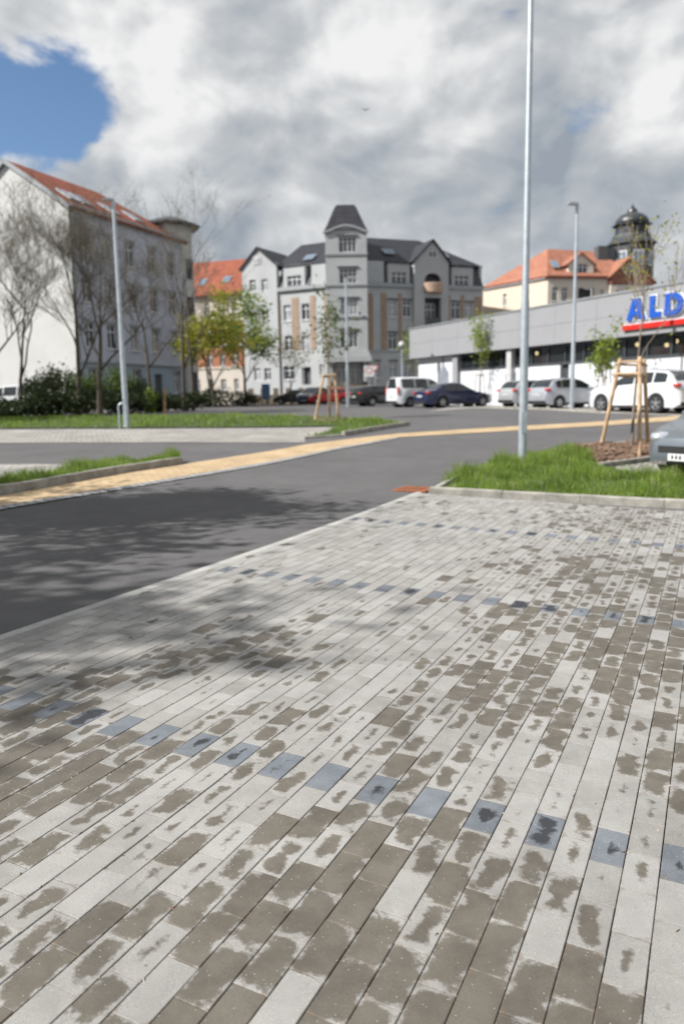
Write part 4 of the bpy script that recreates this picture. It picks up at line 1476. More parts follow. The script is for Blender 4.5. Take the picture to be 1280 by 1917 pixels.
M_ORP = mat('glowing_orange_board', (0.65, 0.14, 0.04), 0.7, emit=0.25)  # boards are no lamps; a faint glow is put into their colour
M_BLP = mat('glowing_blue_board', (0.05, 0.25, 0.45), 0.7, emit=0.2)
for q, m_ in (((1001, 668, 1027, 682), M_ORP), ((1150, 656, 1163, 670), M_BLP), ((1222, 650, 1262, 666), M_ORP), ((1268, 646, 1290, 662), M_ORP)):
    u0, za = fa.uz(q[0], q[1], 4.2)
    u1, zb = fa.uz(q[2], q[3], 4.2)
    fa.build(MB().box((u0, 4.2, zb), (u1, 4.25, za)), 'poster_board', m_)
M_LAMP = mat('warm_lamp', (1.0, 0.72, 0.36), 0.5, var=0.0, emit=9.0)
for px_, py_ in ((1004, 661.5), (1247, 646), (1265, 639), (1192, 645)):
    u, z = fa.uz(px_, py_, 2.6)
    fa.build(MB().lathe([(.02, z - .11), (.08, z - .08), (.11, z), (.08, z + .08), (.02, z + .11)], 10, (u, 2.6, 0)), 'ceiling_lamp', M_LAMP)
# town silhouettes printed on the white wall
M_PRINT = mat('grey_print', (0.22, 0.24, 0.28), 0.85, var=0.25, vscale=3)
u0, z0_ = fa.uz(820, 716)
s_ = 1.0
sil = [(0, 0), (0, .55), (.15, .75), (.25, 1.3), (.35, .8), (.45, .85), (.55, 1.9), (.62, 2.9), (.69, 1.9), (.8, .9), (.95, 1.1), (1.05, .8), (1.3, .7), (1.3, 0)]
fa.build(MB().prism([(u0 + x * s_, z0_ + z * s_) for x, z in sil], -.012, -.003), 'printed_silhouette', M_PRINT)
u0, z0_ = fa.uz(945, 712)
fa.build(MB().prism([(u0 + x * .8, z0_ + z * .6) for x, z in sil], -.012, -.003), 'printed_silhouette', M_PRINT)

# shop sign: letters on the fascia
sg_p = fa.P + Vector((*(fa.d * fa.uz(1168, 610, -.5)[0]), 0))
sg = thing('shop_sign', 'blue and white letters over a red bar on the grey fascia', 'sign', (sg_p.x, sg_p.y, fa.P.z), math.atan2(dA.y, dA.x))
fs_ = Fac(sg, sg_p, dA, fa.P.z)
M_SBL = mat('sign_blue', (0.010, 0.09, 0.46), 0.4, var=0.03)
M_SWH = mat('sign_white', (0.72, 0.75, 0.80), 0.5, var=0.03)
M_SRD = mat('sign_red', (0.62, 0.018, 0.014), 0.4, var=0.03)
zbar = fs_.uz(1170, 619, -.5)[1]
LH = 1.0
zl = zbar + .44


def letter(ch, x, w, h, e):
    """outline polygons of a bold letter as convex-ish prisms; e fattens it for the white backing"""
    st = .30 + 2 * e
    P = []
    if ch == 'A':
        P.append([(x - e, -e), (x + .32 + e, -e), (x + w / 2 + .06 + e * .3, h + e), (x + w / 2 - .23 - e, h + e)])
        P.append([(x + w - .35 - e, -e), (x + w + e, -e), (x + w / 2 + .23 + e, h + e), (x + w / 2 - .06 - e * .3, h + e)])
        P.append([(x + .2, .20 - e), (x + w - .2, .20 - e), (x + w - .28, .42 + e), (x + .28, .42 + e)])
    if ch == 'L':
        P.append([(x - e, -e), (x - e + st, -e), (x - e + st, h + e), (x - e, h + e)])
        P.append([(x - e + st + .001, -e), (x + w + e, -e), (x + w + e, (.25 + e)), (x - e + st + .001, (.25 + e))])
    if ch == 'I':
        P.append([(x - e, -e), (x - e + st, -e), (x - e + st, h + e), (x - e, h + e)])
    if ch == 'D':
        P.append([(x - e, -e), (x - e + st, -e), (x - e + st, h + e), (x - e, h + e)])
        n = 10
        cx, ry, rx = x + w * .42, h / 2, w * .58
        pts = []
        for i in range(n + 1):
            a = -math.pi / 2 + math.pi * i / n
            pts.append(((cx + (rx + e) * math.cos(a), ry + (ry + e) * math.sin(a)), (cx + max(.05, rx - .30 - e) * math.cos(a), ry + max(.05, ry - .25 - e) * math.sin(a))))
        pts = [((x - e + st + .001, -e), (x - e + st + .001, (.25 + e)))] + pts + [((x - e + st + .001, h + e), (x - e + st + .001, h - .25 - e))]
        for (a, ai), (b_, bi) in zip(pts[:-1], pts[1:]):
            P.append([ai, a, b_, bi])
    return P


for ch, pa, pb in (('A', 1172, 1207), ('L', 1214.5, 1236), ('D', 1243, 1277), ('I', 1284.5, 1294)):
    xx = fs_.uz(pa, 590, -.66)[0]
    w = fs_.uz(pb, 590, -.66)[0] - xx
    mb = MB()
    for k, p in enumerate(letter(ch, xx, w, LH, .065)):
        mb.prism([(a, zl + b_) for a, b_ in p], -.60 - k * .0011, -.505)
    bk = fs_.build(mb, 'letter_backing', M_SWH)
    mb = MB()
    for k, p in enumerate(letter(ch, xx, w, LH, 0)):
        mb.prism([(a, zl + b_) for a, b_ in p], -.68 - k * .0011, -.63 + .0005 * k)
    lo_ = mb.build('letter', M_SBL, bk)
    xx += w
fs_.build(MB().box((0, -.66, zbar), (xx + .1, -.505, zbar + .24)), 'red_bar', M_SRD)
fs_.build(MB().box((-.05, -.60, zbar + .242), (xx + .15, -.506, zbar + .29)), 'white_rim', M_SWH)
# ------------------------------------------------------------------ cars
M_TYRE = mat('tyre_rubber', (0.018, 0.018, 0.019), 0.8, var=0.2)
M_RIM = mat('alloy_rim', (0.45, 0.46, 0.48), 0.35, 0.8, var=0.08)
M_CGL = mat('car_glass', (0.022, 0.028, 0.032), 0.04, var=0.3, vscale=1.0, spec=0.9)
M_BLK = mat('black_plastic', (0.02, 0.02, 0.021), 0.6, var=0.15)
M_TAIL = mat('tail_lamp', (0.50, 0.012, 0.012), 0.15, var=0.1, spec=0.8, coat=0.6)
M_HEAD = mat('head_lamp', (0.62, 0.65, 0.70), 0.08, 0.6, var=0.15, vscale=12, coat=1.0)
M_PLATE = mat('number_plate', (0.75, 0.75, 0.74), 0.5, var=0.03)
M_INK = mat('plate_ink', (0.03, 0.03, 0.035), 0.6)


def paint(name, col, metal=0.3):
    return mat('paint_' + name, col, 0.35, metal, var=0.03, coat=1.0)


SPEC = {
    'hatch': dict(L=4.05, W=1.73, wb=2.49, fo=.82, r=.31, belt=[(0, .66), (.9, .90), (4.05, 1.02)],
                  top=[(0, .48), (.06, .64), (.25, .74), (.6, .83), (1.05, .95), (1.35, 1.13), (1.85, 1.40), (2.3, 1.47), (2.9, 1.46), (3.35, 1.41), (3.62, 1.32), (3.85, 1.02), (3.97, .92), (4.03, .74), (4.05, .46)],
                  gl=(1.12, 1.80, 3.42, 3.86), side=[(1.45, 2.28), (2.36, 3.12), (3.18, 3.50)]),
    'wagon': dict(L=4.63, W=1.81, wb=2.81, fo=.80, r=.32, belt=[(0, .66), (1.1, .88), (4.6, .98)],
                  top=[(0, .48), (.06, .62), (.25, .72), (.7, .80), (1.35, .92), (1.75, 1.14), (2.2, 1.37), (2.6, 1.43), (3.4, 1.43), (4.0, 1.38), (4.25, 1.28), (4.48, .98), (4.57, .88), (4.61, .72), (4.63, .46)],
                  gl=(1.42, 2.12, 4.08, 4.47), side=[(1.75, 2.62), (2.70, 3.46), (3.54, 4.16)]),
    'sedan': dict(L=4.63, W=1.81, wb=2.81, fo=.80, r=.32, belt=[(0, .66), (1.1, .88), (4.6, .96)],
                  top=[(0, .48), (.06, .62), (.25, .72), (.7, .80), (1.35, .92), (1.75, 1.14), (2.2, 1.37), (2.6, 1.43), (3.1, 1.41), (3.5, 1.32), (3.95, 1.06), (4.15, .99), (4.45, .97), (4.57, .90), (4.61, .72), (4.63, .46)],
                  gl=(1.42, 2.12, 3.35, 3.93), side=[(1.75, 2.62), (2.70, 3.50)]),
    'suv': dict(L=4.68, W=1.88, wb=2.79, fo=.92, r=.36, belt=[(0, .80), (1.0, 1.02), (4.6, 1.14)],
                top=[(0, .58), (.06, .78), (.25, .92), (.7, 1.0), (1.25, 1.08), (1.6, 1.28), (2.1, 1.56), (2.5, 1.65), (3.4, 1.65), (4.0, 1.59), (4.25, 1.46), (4.48, 1.16), (4.58, 1.02), (4.65, .82), (4.68, .55)],
                gl=(1.32, 2.02, 4.02, 4.46), side=[(1.66, 2.56), (2.64, 3.46), (3.54, 4.14)]),
    'van': dict(L=4.42, W=1.83, wb=2.66, fo=.88, r=.32, belt=[(0, .82), (.9, 1.06), (4.4, 1.12)],
                top=[(0, .58), (.06, .76), (.25, .88), (.55, .97), (.95, 1.10), (1.3, 1.34), (1.75, 1.66), (2.1, 1.80), (2.8, 1.84), (3.9, 1.83), (4.22, 1.80), (4.30, 1.70), (4.36, 1.2), (4.40, .8), (4.42, .5)],
                gl=(1.0, 1.72, 4.26, 4.37), side=[(1.45, 2.16), (2.26, 3.14), (3.22, 4.08)]),
}


def ip(tab, x):
    return float(np.interp(x, [p[0] for p in tab], [p[1] for p in tab]))


def car(name, label, kind, pm, loc, head, group=None, plate='', rails=False, tail=True):
    sp_ = SPEC[kind]
    hs = 1.35 if kind == 'hatch' else 1.0
    L, Wd, r = sp_['L'], sp_['W'], sp_['r']
    head = Vector(head).normalized()
    t = thing(name, label, 'van' if kind == 'van' else 'car', loc, math.atan2(head.y, head.x), group)
    xw = (sp_['fo'], sp_['fo'] + sp_['wb'])
    ra = r * 1.14
    xs = {p[0] for p in sp_['top']} | set(np.linspace(.35, L - .35, 13).round(3))
    for w in xw:
        for k in range(-6, 7):
            xs.add(round(w + ra * math.sin(k / 6 * math.pi / 2), 4))
    xs = sorted(x for x in xs if 0 <= x <= L)
    cl = .20

    def sec(x):
        top = ip(sp_['top'], x)
        bt = min(ip(sp_['belt'], x), top - .03)
        zl = cl + (.08 if x < .15 or x > L - .15 else 0)
        for w in xw:
            if abs(x - w) < ra:
                zl = max(zl, r + math.sqrt(max(0, ra * ra - (x - w) ** 2)) - .0)
        zl = min(zl, bt - .06)
        e = min(x, L - x)
        w = Wd / 2 * (1 - .30 * max(0, 1 - e / .75) ** 2.4)
        up = top - bt
        wt = w * .975 - .30 * up - .012
        crown = .025
        return [(0, zl), (w * .80, zl), (w * .985, zl), (w, zl + (bt - zl) * .3), (w * 1.002, zl + (bt - zl) * .62), (w * .975, bt),
                (wt + .01, bt + up * .90), (wt - .05 - .05 * min(1, up * 3), top - .005 + crown * .1), (wt * .5, top + crown * .75), (0, top + crown)]

    secs = [sec(x) for x in xs]
    npt = len(secs[0])
    mb = MB()
    vs = []
    for x, s_ in zip(xs, secs):
        vs += [(L / 2 - x, y, z) for y, z in s_] + [(L / 2 - x, -y, z) for y, z in s_[1:-1][::-1]]
    m_ = 2 * npt - 2
    fs = []
    for i in range(len(xs) - 1):
        for k in range(m_):
            fs.append((i * m_ + k, i * m_ + (k + 1) % m_, (i + 1) * m_ + (k + 1) % m_, (i + 1) * m_ + k))
    fs += [tuple(range(m_)), tuple(range((len(xs) - 1) * m_, len(xs) * m_))]
    mb.add(vs, fs)
    mb.build('body', pm, t, smooth=math.radians(38))

    # glass, laid just proud of the shell
    for (x0, x1) in sp_['side']:
        for sgn in (1, -1):
            g = MB()
            n = 6
            vv = []
            for i in range(n + 1):
                x = x0 + (x1 - x0) * i / n
                s_ = sec(x)
                a, b_ = Vector(s_[5]), Vector(s_[6])
                for q in (.10, .95):
                    p = a.lerp(b_, q)
                    vv.append((L / 2 - x, sgn * (p.x + .007), p.y))
            g.add(vv, [(2 * i, 2 * i + 1, 2 * i + 3, 2 * i + 2) for i in range(n)])
            g.build('side_window', M_CGL, t)
    for nm, (x0, x1) in (('windscreen', sp_['gl'][:2]), ('rear_window', sp_['gl'][2:])):
        g = MB()
        n, mcol = 6, 8
        vv = []
        dx = .012 if nm == 'windscreen' else -.012
        for i in range(n + 1):
            x = x0 + (x1 - x0) * (i + .25) / (n + .5)
            s_ = sec(x)
            half = s_[7][0] * (.97)
            for j in range(mcol + 1):
                y = -half + 2 * half * j / mcol
                z = float(np.interp(abs(y), [s_[9][0], s_[8][0], s_[7][0]], [s_[9][1], s_[8][1], s_[7][1]]))
                vv.append((L / 2 - x + dx, y, z + .010))
        g.add(vv, [(i * (mcol + 1) + j, i * (mcol + 1) + j + 1, (i + 1) * (mcol + 1) + j + 1, (i + 1) * (mcol + 1) + j) for i in range(n) for j in range(mcol)])
        g.build(nm, M_CGL, t)
    # wheels
    for w in xw:
        for sgn in (1, -1):
            y = sgn * (Wd / 2 - .115)
            wl = MB().lathe([(r * .62, -.10), (r * .93, -.105), (r, -.08), (r, .08), (r * .93, .105), (r * .62, .10), (r * .60, 0), (r * .62, -.10)], 24, (0, 0, 0), axis='Y', cap=False).build('wheel', M_TYRE, t, Matrix.Translation((L / 2 - w, y, r)), smooth=math.radians(40))
            g = MB().lathe([(r * .64, sgn * .06), (r * .66, sgn * .098), (r * .58, sgn * .092), (r * .55, sgn * .05)], 24, (0, 0, 0), axis='Y', cap=False)
            for k in range(5):
                Mx = Matrix.Rotation(2 * math.pi * k / 5, 4, 'Y')
                g.box((-.035, min(sgn * .055, sgn * .09), .03), (.035, max(sgn * .055, sgn * .09), r * .6), 0, Mx)
            g.lathe([(.06, sgn * .05), (.06, sgn * .096)], 10, (0, 0, 0), axis='Y')
            g.build('rim', M_RIM, wl)
            MB().lathe([(r * .6, sgn * .02), (r * .6, sgn * .04)], 16, (0, 0, 0), axis='Y').build('brake_disc', M_BLK, wl)
            MB().lathe([(ra * .98, min(0, sgn * -.2)), (ra * .98, max(0, sgn * -.2))], 20, (0, 0, 0), axis='Y').build('wheel_arch', M_BLK, t, Matrix.Translation((L / 2 - w, sgn * (Wd / 2 - .245), r)))
    fz = ip(sp_['top'], .06)
    rzt = ip(sp_['belt'], L - .1)

    def blob(nm, m2, c, s3, parent=t, pw=2.6):
        n1, n2 = 8, 14
        vv, ff = [], []
        sg = lambda v: math.copysign(abs(v) ** (2 / pw), v)
        for i in range(1, n1):
            th = math.pi * i / n1
            for k in range(n2):
                ph = 2 * math.pi * k / n2
                vv.append((c[0] + s3[0] * sg(math.sin(th)) * sg(math.cos(ph)), c[1] + s3[1] * sg(math.sin(th)) * sg(math.sin(ph)), c[2] + s3[2] * sg(math.cos(th))))
        for i in range(n1 - 2):
            for k in range(n2):
                ff.append((i * n2 + k, i * n2 + (k + 1) % n2, (i + 1) * n2 + (k + 1) % n2, (i + 1) * n2 + k))
        ff += [tuple(range(n2))[::-1], tuple((n1 - 2) * n2 + k for k in range(n2))]
        return MB().add(vv, ff).build(nm, m2, parent, smooth=True)

    for sgn in (1, -1):
        blob('headlight', M_HEAD, (L / 2 - .24 - .08 * (hs > 1), sgn * (Wd / 2 - .24 - .07 * (hs > 1)), fz + .02), (.22 * hs, .13 * hs, .075 * hs))
        if kind == 'van':
            blob('taillight', M_TAIL, (-L / 2 + .085, sgn * (Wd / 2 - .18), 1.02), (.06, .07, .26))
        else:
            blob('taillight', M_TAIL, (-L / 2 + .15, sgn * (Wd / 2 - .20), rzt - .10), (.15, .15, .085))
        xm = sp_['gl'][0] + .38
        blob('mirror', pm, (L / 2 - xm, sgn * (Wd / 2 + .06), ip(sp_['belt'], xm) + .09), (.07, .10, .075))
        MB().box((L / 2 - xw[1] + ra + .02, min(sgn * (Wd / 2 - .05), sgn * (Wd / 2 + .006)), cl - .02), (L / 2 - xw[0] - ra - .02, max(sgn * (Wd / 2 - .05), sgn * (Wd / 2 + .006)), cl + .085)).build('sill', M_BLK, t)
        for xh in (sp_['side'][0][1] - .15, sp_['side'][1][1] - .12):
            MB().box((L / 2 - xh - .10, min(sgn * (Wd / 2 - .01), sgn * (Wd / 2 + .018)), ip(sp_['belt'], xh) - .13), (L / 2 - xh + .10, max(sgn * (Wd / 2 - .01), sgn * (Wd / 2 + .018)), ip(sp_['belt'], xh) - .10)).build('door_handle', pm, t)
        if rails:
            xa, xb = sp_['gl'][1] + .25, sp_['gl'][2] - .1
            pth = [(L / 2 - x, sgn * (sec(x)[7][0] - .02), sec(x)[7][1] + h) for x, h in ((xa, .01), (xa + .1, .06), ((xa + xb) / 2, .06), (xb - .1, .06), (xb, .01))]
            MB().tube(pth, .018, 6).build('roof_rail', M_METAL, t)
    MB().box((L / 2 - .16, -Wd * .26, .43), (L / 2 + .012, Wd * .26, .535)).build('grille', M_BLK, t)
    MB().box((-L / 2 - .012, -Wd * .36, .24), (-L / 2 + .2, Wd * .36, .40)).build('rear_bumper', M_BLK, t)
    pl = MB().box((L / 2 - .12, -.26, .30), (L / 2 + .020, .26, .41)).build('number_plate', M_PLATE, t)
    pr = MB().box((-L / 2 - .026, -.26, .62), (-L / 2 + .03, .26, .73)).build('number_plate', M_PLATE, t)
    for sx, pp in ((1, pl), (-1, pr)):
        g = MB()
        zc_ = .355 if sx > 0 else .675
        for k in range(6):
            y = -.18 + .07 * k + (.03 if k > 2 else 0)
            xa = sx * (L / 2 + (.0202 if sx > 0 else .0262))
            g.box((min(xa, xa + sx * .001), y - .02, zc_ - .032), (max(xa, xa + sx * .001), y + .02, zc_ + .032))
        g.build('plate_lettering', M_INK, pp)
    return t, sp_


def park(px, py, kind, head, end, side, Y=None):
    """car centre from the photo pixel of one tyre's foot; end front/rear, side +1 left -1 right of the car"""
    sp_ = SPEC[kind]
    g = G(px, py) if Y is None else at(px, py, Y)
    h = Vector(head).normalized()
    l = Vector((-h.y, h.x))
    xl = sp_['L'] / 2 - (sp_['fo'] if end == 'front' else sp_['fo'] + sp_['wb'])
    c = Vector((g.x, g.y)) - h * xl - l * side * (sp_['W'] / 2 - .05)
    return Vector((c.x, c.y, gz(c.x, c.y)))


HA = (0.90, 0.43)                 # nose-in to the supermarket wall
HP = (-0.46, 0.89)                # along the wall
P_WHITE = paint('white', (0.70, 0.71, 0.73), 0.0)
P_SILV = paint('silver', (0.44, 0.46, 0.50), 0.55)
P_SILV2 = paint('pale_silver', (0.52, 0.53, 0.55), 0.5)
P_NAVY = paint('navy', (0.008, 0.015, 0.065), 0.2)
P_BLACK = paint('black', (0.010, 0.010, 0.012), 0.1)
P_RED = paint('red', (0.80, 0.02, 0.018), 0.0)
P_DBLUE = paint('deep_blue', (0.010, 0.018, 0.06), 0.2)
P_GREY = paint('slate_grey', (0.16, 0.185, 0.21), 0.5)
P_ANTH = paint('anthracite', (0.05, 0.055, 0.06), 0.3)
GC = 'cars parked by the supermarket'
car('parked_car', 'white SUV with roof rails parked under the shop sign', 'suv', P_WHITE, park(1226, 775, 'suv', HP, 'rear', 1), HP, GC, rails=True)
car('parked_car', 'silver hatchback parked nose-in behind the slim right lamp post', 'hatch', P_SILV, park(1046, 765.5, 'hatch', HA, 'rear', -1), HA, GC)
car('parked_car', 'pale silver small car half hidden by the tall lamp post', 'hatch', P_SILV2, park(947, 761.5, 'hatch', HA, 'rear', 1), HA, GC)
car('parked_car', 'dark navy blue sedan parked at the end of the supermarket', 'sedan', P_NAVY, park(828, 763.5, 'sedan', HA, 'rear', -1), HA, GC)
car('parked_van', 'white passenger van parked between navy and black cars', 'van', P_WHITE, park(768, 762.5, 'van', HA, 'rear', -1), HA, GC)
car('parked_car', 'black estate car with lit red tail lights beside the white van', 'wagon', P_BLACK, park(697, 760.5, 'wagon', HA, 'rear', -1), HA, GC)
car('parked_car', 'anthracite hatchback mostly hidden behind the black estate car', 'hatch', P_ANTH, park(676, 757.5, 'hatch', HA, 'rear', -1), HA, GC)
c_ = at(618, 753, 72)
car('parked_car', 'bright red car parked on the street before the corner building', 'hatch', P_RED, (c_.x, 72, gz(c_.x, 72)), (-1, .05), 'cars on the street')
c_ = at(585, 753, 75)
car('parked_car', 'dark blue SUV parked left of the red car', 'suv', P_DBLUE, (c_.x, 76, gz(c_.x, 76)), (-.35, -.94), 'cars on the street')
c_ = at(549, 753, 78)
car('parked_car', 'black hatchback at the left end of the street cars', 'hatch', P_BLACK, (c_.x, 78, gz(c_.x, 78)), (-1, .05), 'cars on the street')
c_ = at(22, 765, 50)
car('parked_van', 'white van half hidden by the dark hedge at the left edge', 'van', P_WHITE, (c_.x, 50, gz(c_.x, 50)), (-1, .15))
hp = math.radians(213)
car('parked_car', 'slate grey hatchback facing out of the neighbouring bay at right edge', 'hatch', P_GREY, park(1248, 882, 'hatch', (math.cos(hp), math.sin(hp)), 'front', -1), (math.cos(hp), math.sin(hp)))

# ------------------------------------------------------------------ lamp posts
M_GALV = mat('galvanised_steel', (0.44, 0.49, 0.53), 0.42, 0.55, var=0.14, vscale=6)
M_LHEAD = mat('lamp_housing', (0.52, 0.54, 0.55), 0.5, 0.2, var=0.06)
M_LENS = mat('lamp_lens', (0.75, 0.75, 0.72), 0.2, var=0.05)


def lamp_post(label, p, h, r0, r1, arm=(-1, 0), step=None, scale=1.0, ball=False):
    t = thing('lamp_post', label, 'lamp post', p, 0, 'car park lamp posts')
    st = step or h * .36
    MB().tube([(0, 0, -.1), (0, 0, st), (0, 0, st + .12), (0, 0, h)], [r0, r0 * .92, r0 * .80, r1], 14).build('pole', M_GALV, t, smooth=math.radians(50))
    MB().lathe([(r0 * 1.25, .0), (r0 * 1.25, .05), (r0 * 1.02, .07)], 14).build('base_collar', M_GALV, t)
    MB().box((-.05, -r0 - .006, .6), (.05, -r0 + .02, 1.0)).build('service_door', M_GALV, t)
    a = Vector(arm).normalized()
    if ball:
        MB().lathe([(.05, h), (.22, h + .08), (.30, h + .30), (.22, h + .50), (.03, h + .58)], 14).build('lamp_globe', M_LHEAD, t, smooth=True)
        return t
    rz = math.atan2(a.y, a.x)
    Mx = Matrix.Rotation(rz, 4, 'Z')
    MB().lathe([(r1 * 1.25, h - .18), (r1 * 1.25, h + .05), (r1 * .7, h + .09)], 12).build('spigot', M_GALV, t)
    s = scale
    prof = [(-.06, 0.02), (.05, .10), (.30, .12), (.55, .08), (.62, .03), (.60, -.01), (.05, -.02)]
    hd = MB().prism([(x * s, z * s + h + .04) for x, z in prof], -.13 * s, .13 * s).build('lamp_head', M_LHEAD, t, Mx)
    MB().box((.16 * s, -.10 * s, h + .01 * s), (.56 * s, .10 * s, h + .022 * s)).build('lens', M_LENS, hd)
    return t


lamp_post('tall galvanised lamp post rising from the grass in front', G(977, 869), 9.2, .082, .045, (-1, -.2), 3.0)
pL_ = G(238, 801)
lamp_post('lamp post beside the bent bicycle hoop on the far lawn', pL_, 7.35, .095, .05, (-.95, -.3), scale=.55)
pM_ = G(651, 762)
lamp_post('slim lamp post standing in front of the grey tower', pM_, 8.4, .11, .07, (1, .2), scale=1.2)
pR_ = G(1069, 769)
lamp_post('lamp post in front of the supermarket next to the silver hatchback', pR_, 8.6, .095, .06, (-1, -.3), scale=.75)
c_ = at(753, 748, 60)
lamp_post('short street lamp with round head behind the white van', (c_.x, 60, gz(c_.x, 60)), 4.3, .10, .08, ball=True)

# bent bicycle hoop
hc_ = G(232, 803)
hp_ = []
for i in range(13):
    a = math.pi * i / 12
    hp_.append((-.13 * math.cos(a), 0, .72 + .13 * math.sin(a)))
tag(MB().tube([(-.13, 0, -.05)] + hp_ + [(.13, 0, -.05)], .03, 10).build('bicycle_hoop', M_GALV, None, Matrix.Translation(hc_), smooth=math.radians(50)),
    'bent steel hoop at the foot of the left lamp post', 'bike rack')

# ------------------------------------------------------------------ trees
M_BARK = mat('grey_bark', (0.085, 0.068, 0.05), 0.95, var=0.35, vscale=5, bump=0.5, bscale=25)
M_TWIG = mat('twig', (0.095, 0.082, 0.072), 0.95, var=0.3, vscale=2)
M_YBARK = mat('young_bark', (0.21, 0.17, 0.13), 0.9, var=0.25, vscale=8)
M_BUD = leafmat('olive_bud', (0.17, 0.16, 0.05), (0.24, 0.22, 0.075), 0.4)
M_YLEAF = leafmat('yellow_green_leaf', (0.26, 0.28, 0.03), (0.36, 0.36, 0.05), 0.5)
M_GLEAF = leafmat('fresh_green_leaf', (0.15, 0.23, 0.03), (0.24, 0.32, 0.06), 0.5)
M_DLEAF = leafmat('dark_evergreen_leaf', (0.022, 0.036, 0.012), (0.045, 0.065, 0.02), 0.25)
M_MLEAF = leafmat('mid_green_leaf', (0.06, 0.10, 0.02), (0.11, 0.16, 0.035), 0.4)


def leaves_np(mb_v, P, size, r):
    """random leaf quads round the points P"""
    n = len(P)
    a = r.normal(size=(n, 3))
    a /= np.linalg.norm(a, axis=1)[:, None]
    b = r.normal(size=(n, 3))
    b -= (a * b).sum(1)[:, None] * a
    b /= np.linalg.norm(b, axis=1)[:, None]
    s = size * r.uniform(.5, 1.3, (n, 1))
    V = np.stack([P - a * s, P + b * s * .55, P + a * s, P - b * s * .55], 1).reshape(-1, 3)
    mb_v.append(V)


def tree(name, label, p, h, spread, seed, leaf=None, nleaf=0, lsize=.1, trunk_r=.12, first=.3, depth=5, group=None, lean=(0, 0), up=.55, bark=None, kids=(3, 4), cat='tree', budtip=True, crown_min=2, jitter=.18):
    rg_ = random.Random(seed)
    t = thing(name, label, cat, p, 0, group)
    tr, cr_ = MB(), MB()
    tips = []

    def grow(pos, d, ln, rad, lev):
        n = 4 if lev < 2 else 3
        path, rr = [pos.copy()], [rad]
        dd = d.copy()
        q = pos.copy()
        for i in range(n):
            dd = (dd + Vector((rg_.uniform(-1, 1), rg_.uniform(-1, 1), rg_.uniform(-.3, .9))) * jitter * (1 if lev else .35)).normalized()
            q = q + dd * (ln / n)
            path.append(q.copy())
            rr.append(max(.006, rad * (1 - (.92 if lev == 0 else .6) * (i + 1) / n)))
        tgt = tr if lev < crown_min else cr_
        tgt.tube(path, rr, 7 if lev == 0 else (5 if lev == 1 else 3), cap=False)
        if lev >= depth - 2:
            for i, s_ in enumerate(path[1:]):
                tips.append(s_)
        if lev >= depth - 1:
            return
        k = rg_.randint(*kids) + (2 if lev == 0 else 0)
        for j in range(k):
            f_ = first + (1 - first) * (j + rg_.uniform(.1, .9)) / k if lev == 0 else rg_.uniform(.25, 1.0)
            x = min(n - 1, int(f_ * n))
            s_ = path[x].lerp(path[x + 1], f_ * n - x) if f_ < 1 else path[-1]
            a = rg_.uniform(0, 2 * math.pi) if lev else (j * 2.4 + rg_.uniform(-.4, .4))
            side = Vector((math.cos(a), math.sin(a), 0))
            side = (side - dd * side.dot(dd))
            if side.length < .1:
                continue
            side.normalize()
            nd_ = (dd * (up + rg_.uniform(-.15, .15)) + side * spread * rg_.uniform(.7, 1.2) + Vector((0, 0, .18))).normalized()
            rs = rad * (1 - (.80 if lev == 0 else .55) * f_) * rg_.uniform(.52, .72)
            l2 = ln * (rg_.uniform(.38, .58) if lev == 0 else rg_.uniform(.45, .72)) * (1.1 - .35 * (f_ if lev == 0 else 0))
            grow(s_, nd_, l2, rs, lev + 1)
        if lev == 0:
            pass
    grow(Vector((0, 0, -.1)), Vector((lean[0], lean[1], 1)).normalized(), h * .82, trunk_r, 0)
    zmax = max(q[2] for q in cr_.v)
    ks = h / zmax
    for m2 in (tr, cr_):
        m2.v = [(x * (.5 + .5 * ks), y * (.5 + .5 * ks), z * ks) for x, y, z in m2.v]
    tips = [Vector((q.x * (.5 + .5 * ks), q.y * (.5 + .5 * ks), q.z * ks)) for q in tips]
    tr.build('trunk', bark or M_BARK, t, smooth=math.radians(60))
    me_v = [np.array(cr_.v, dtype=float).reshape(-1, 3)]
    fs = list(cr_.f)
    mi = [0] * len(fs)
    if leaf is not None and nleaf and tips:
        r = np.random.default_rng(seed)
        T = np.array([tuple(q) for q in tips])
        P = T[r.integers(0, len(T), nleaf)] + r.normal(0, 1, (nleaf, 3)) * (.10 + lsize * 1.3)
        acc = []
        leaves_np(acc, P, lsize, r)
        k0 = len(cr_.v)
        me_v += acc
        fs += [(k0 + 4 * i, k0 + 4 * i + 1, k0 + 4 * i + 2, k0 + 4 * i + 3) for i in range(nleaf)]
        mi += [1] * nleaf
    me = bpy.data.meshes.new('crown')
    me.from_pydata(np.concatenate(me_v).tolist(), [], fs)
    me.materials.append(M_TWIG if bark is None else bark)
    if leaf is not None:
        me.materials.append(leaf)
        me.polygons.foreach_set('material_index', mi)
    link('crown', me, t)
    return t


def gp(px, py, Y):
    a = at(px, py, Y)
    return Vector((a.x, Y, gz(a.x, Y)))


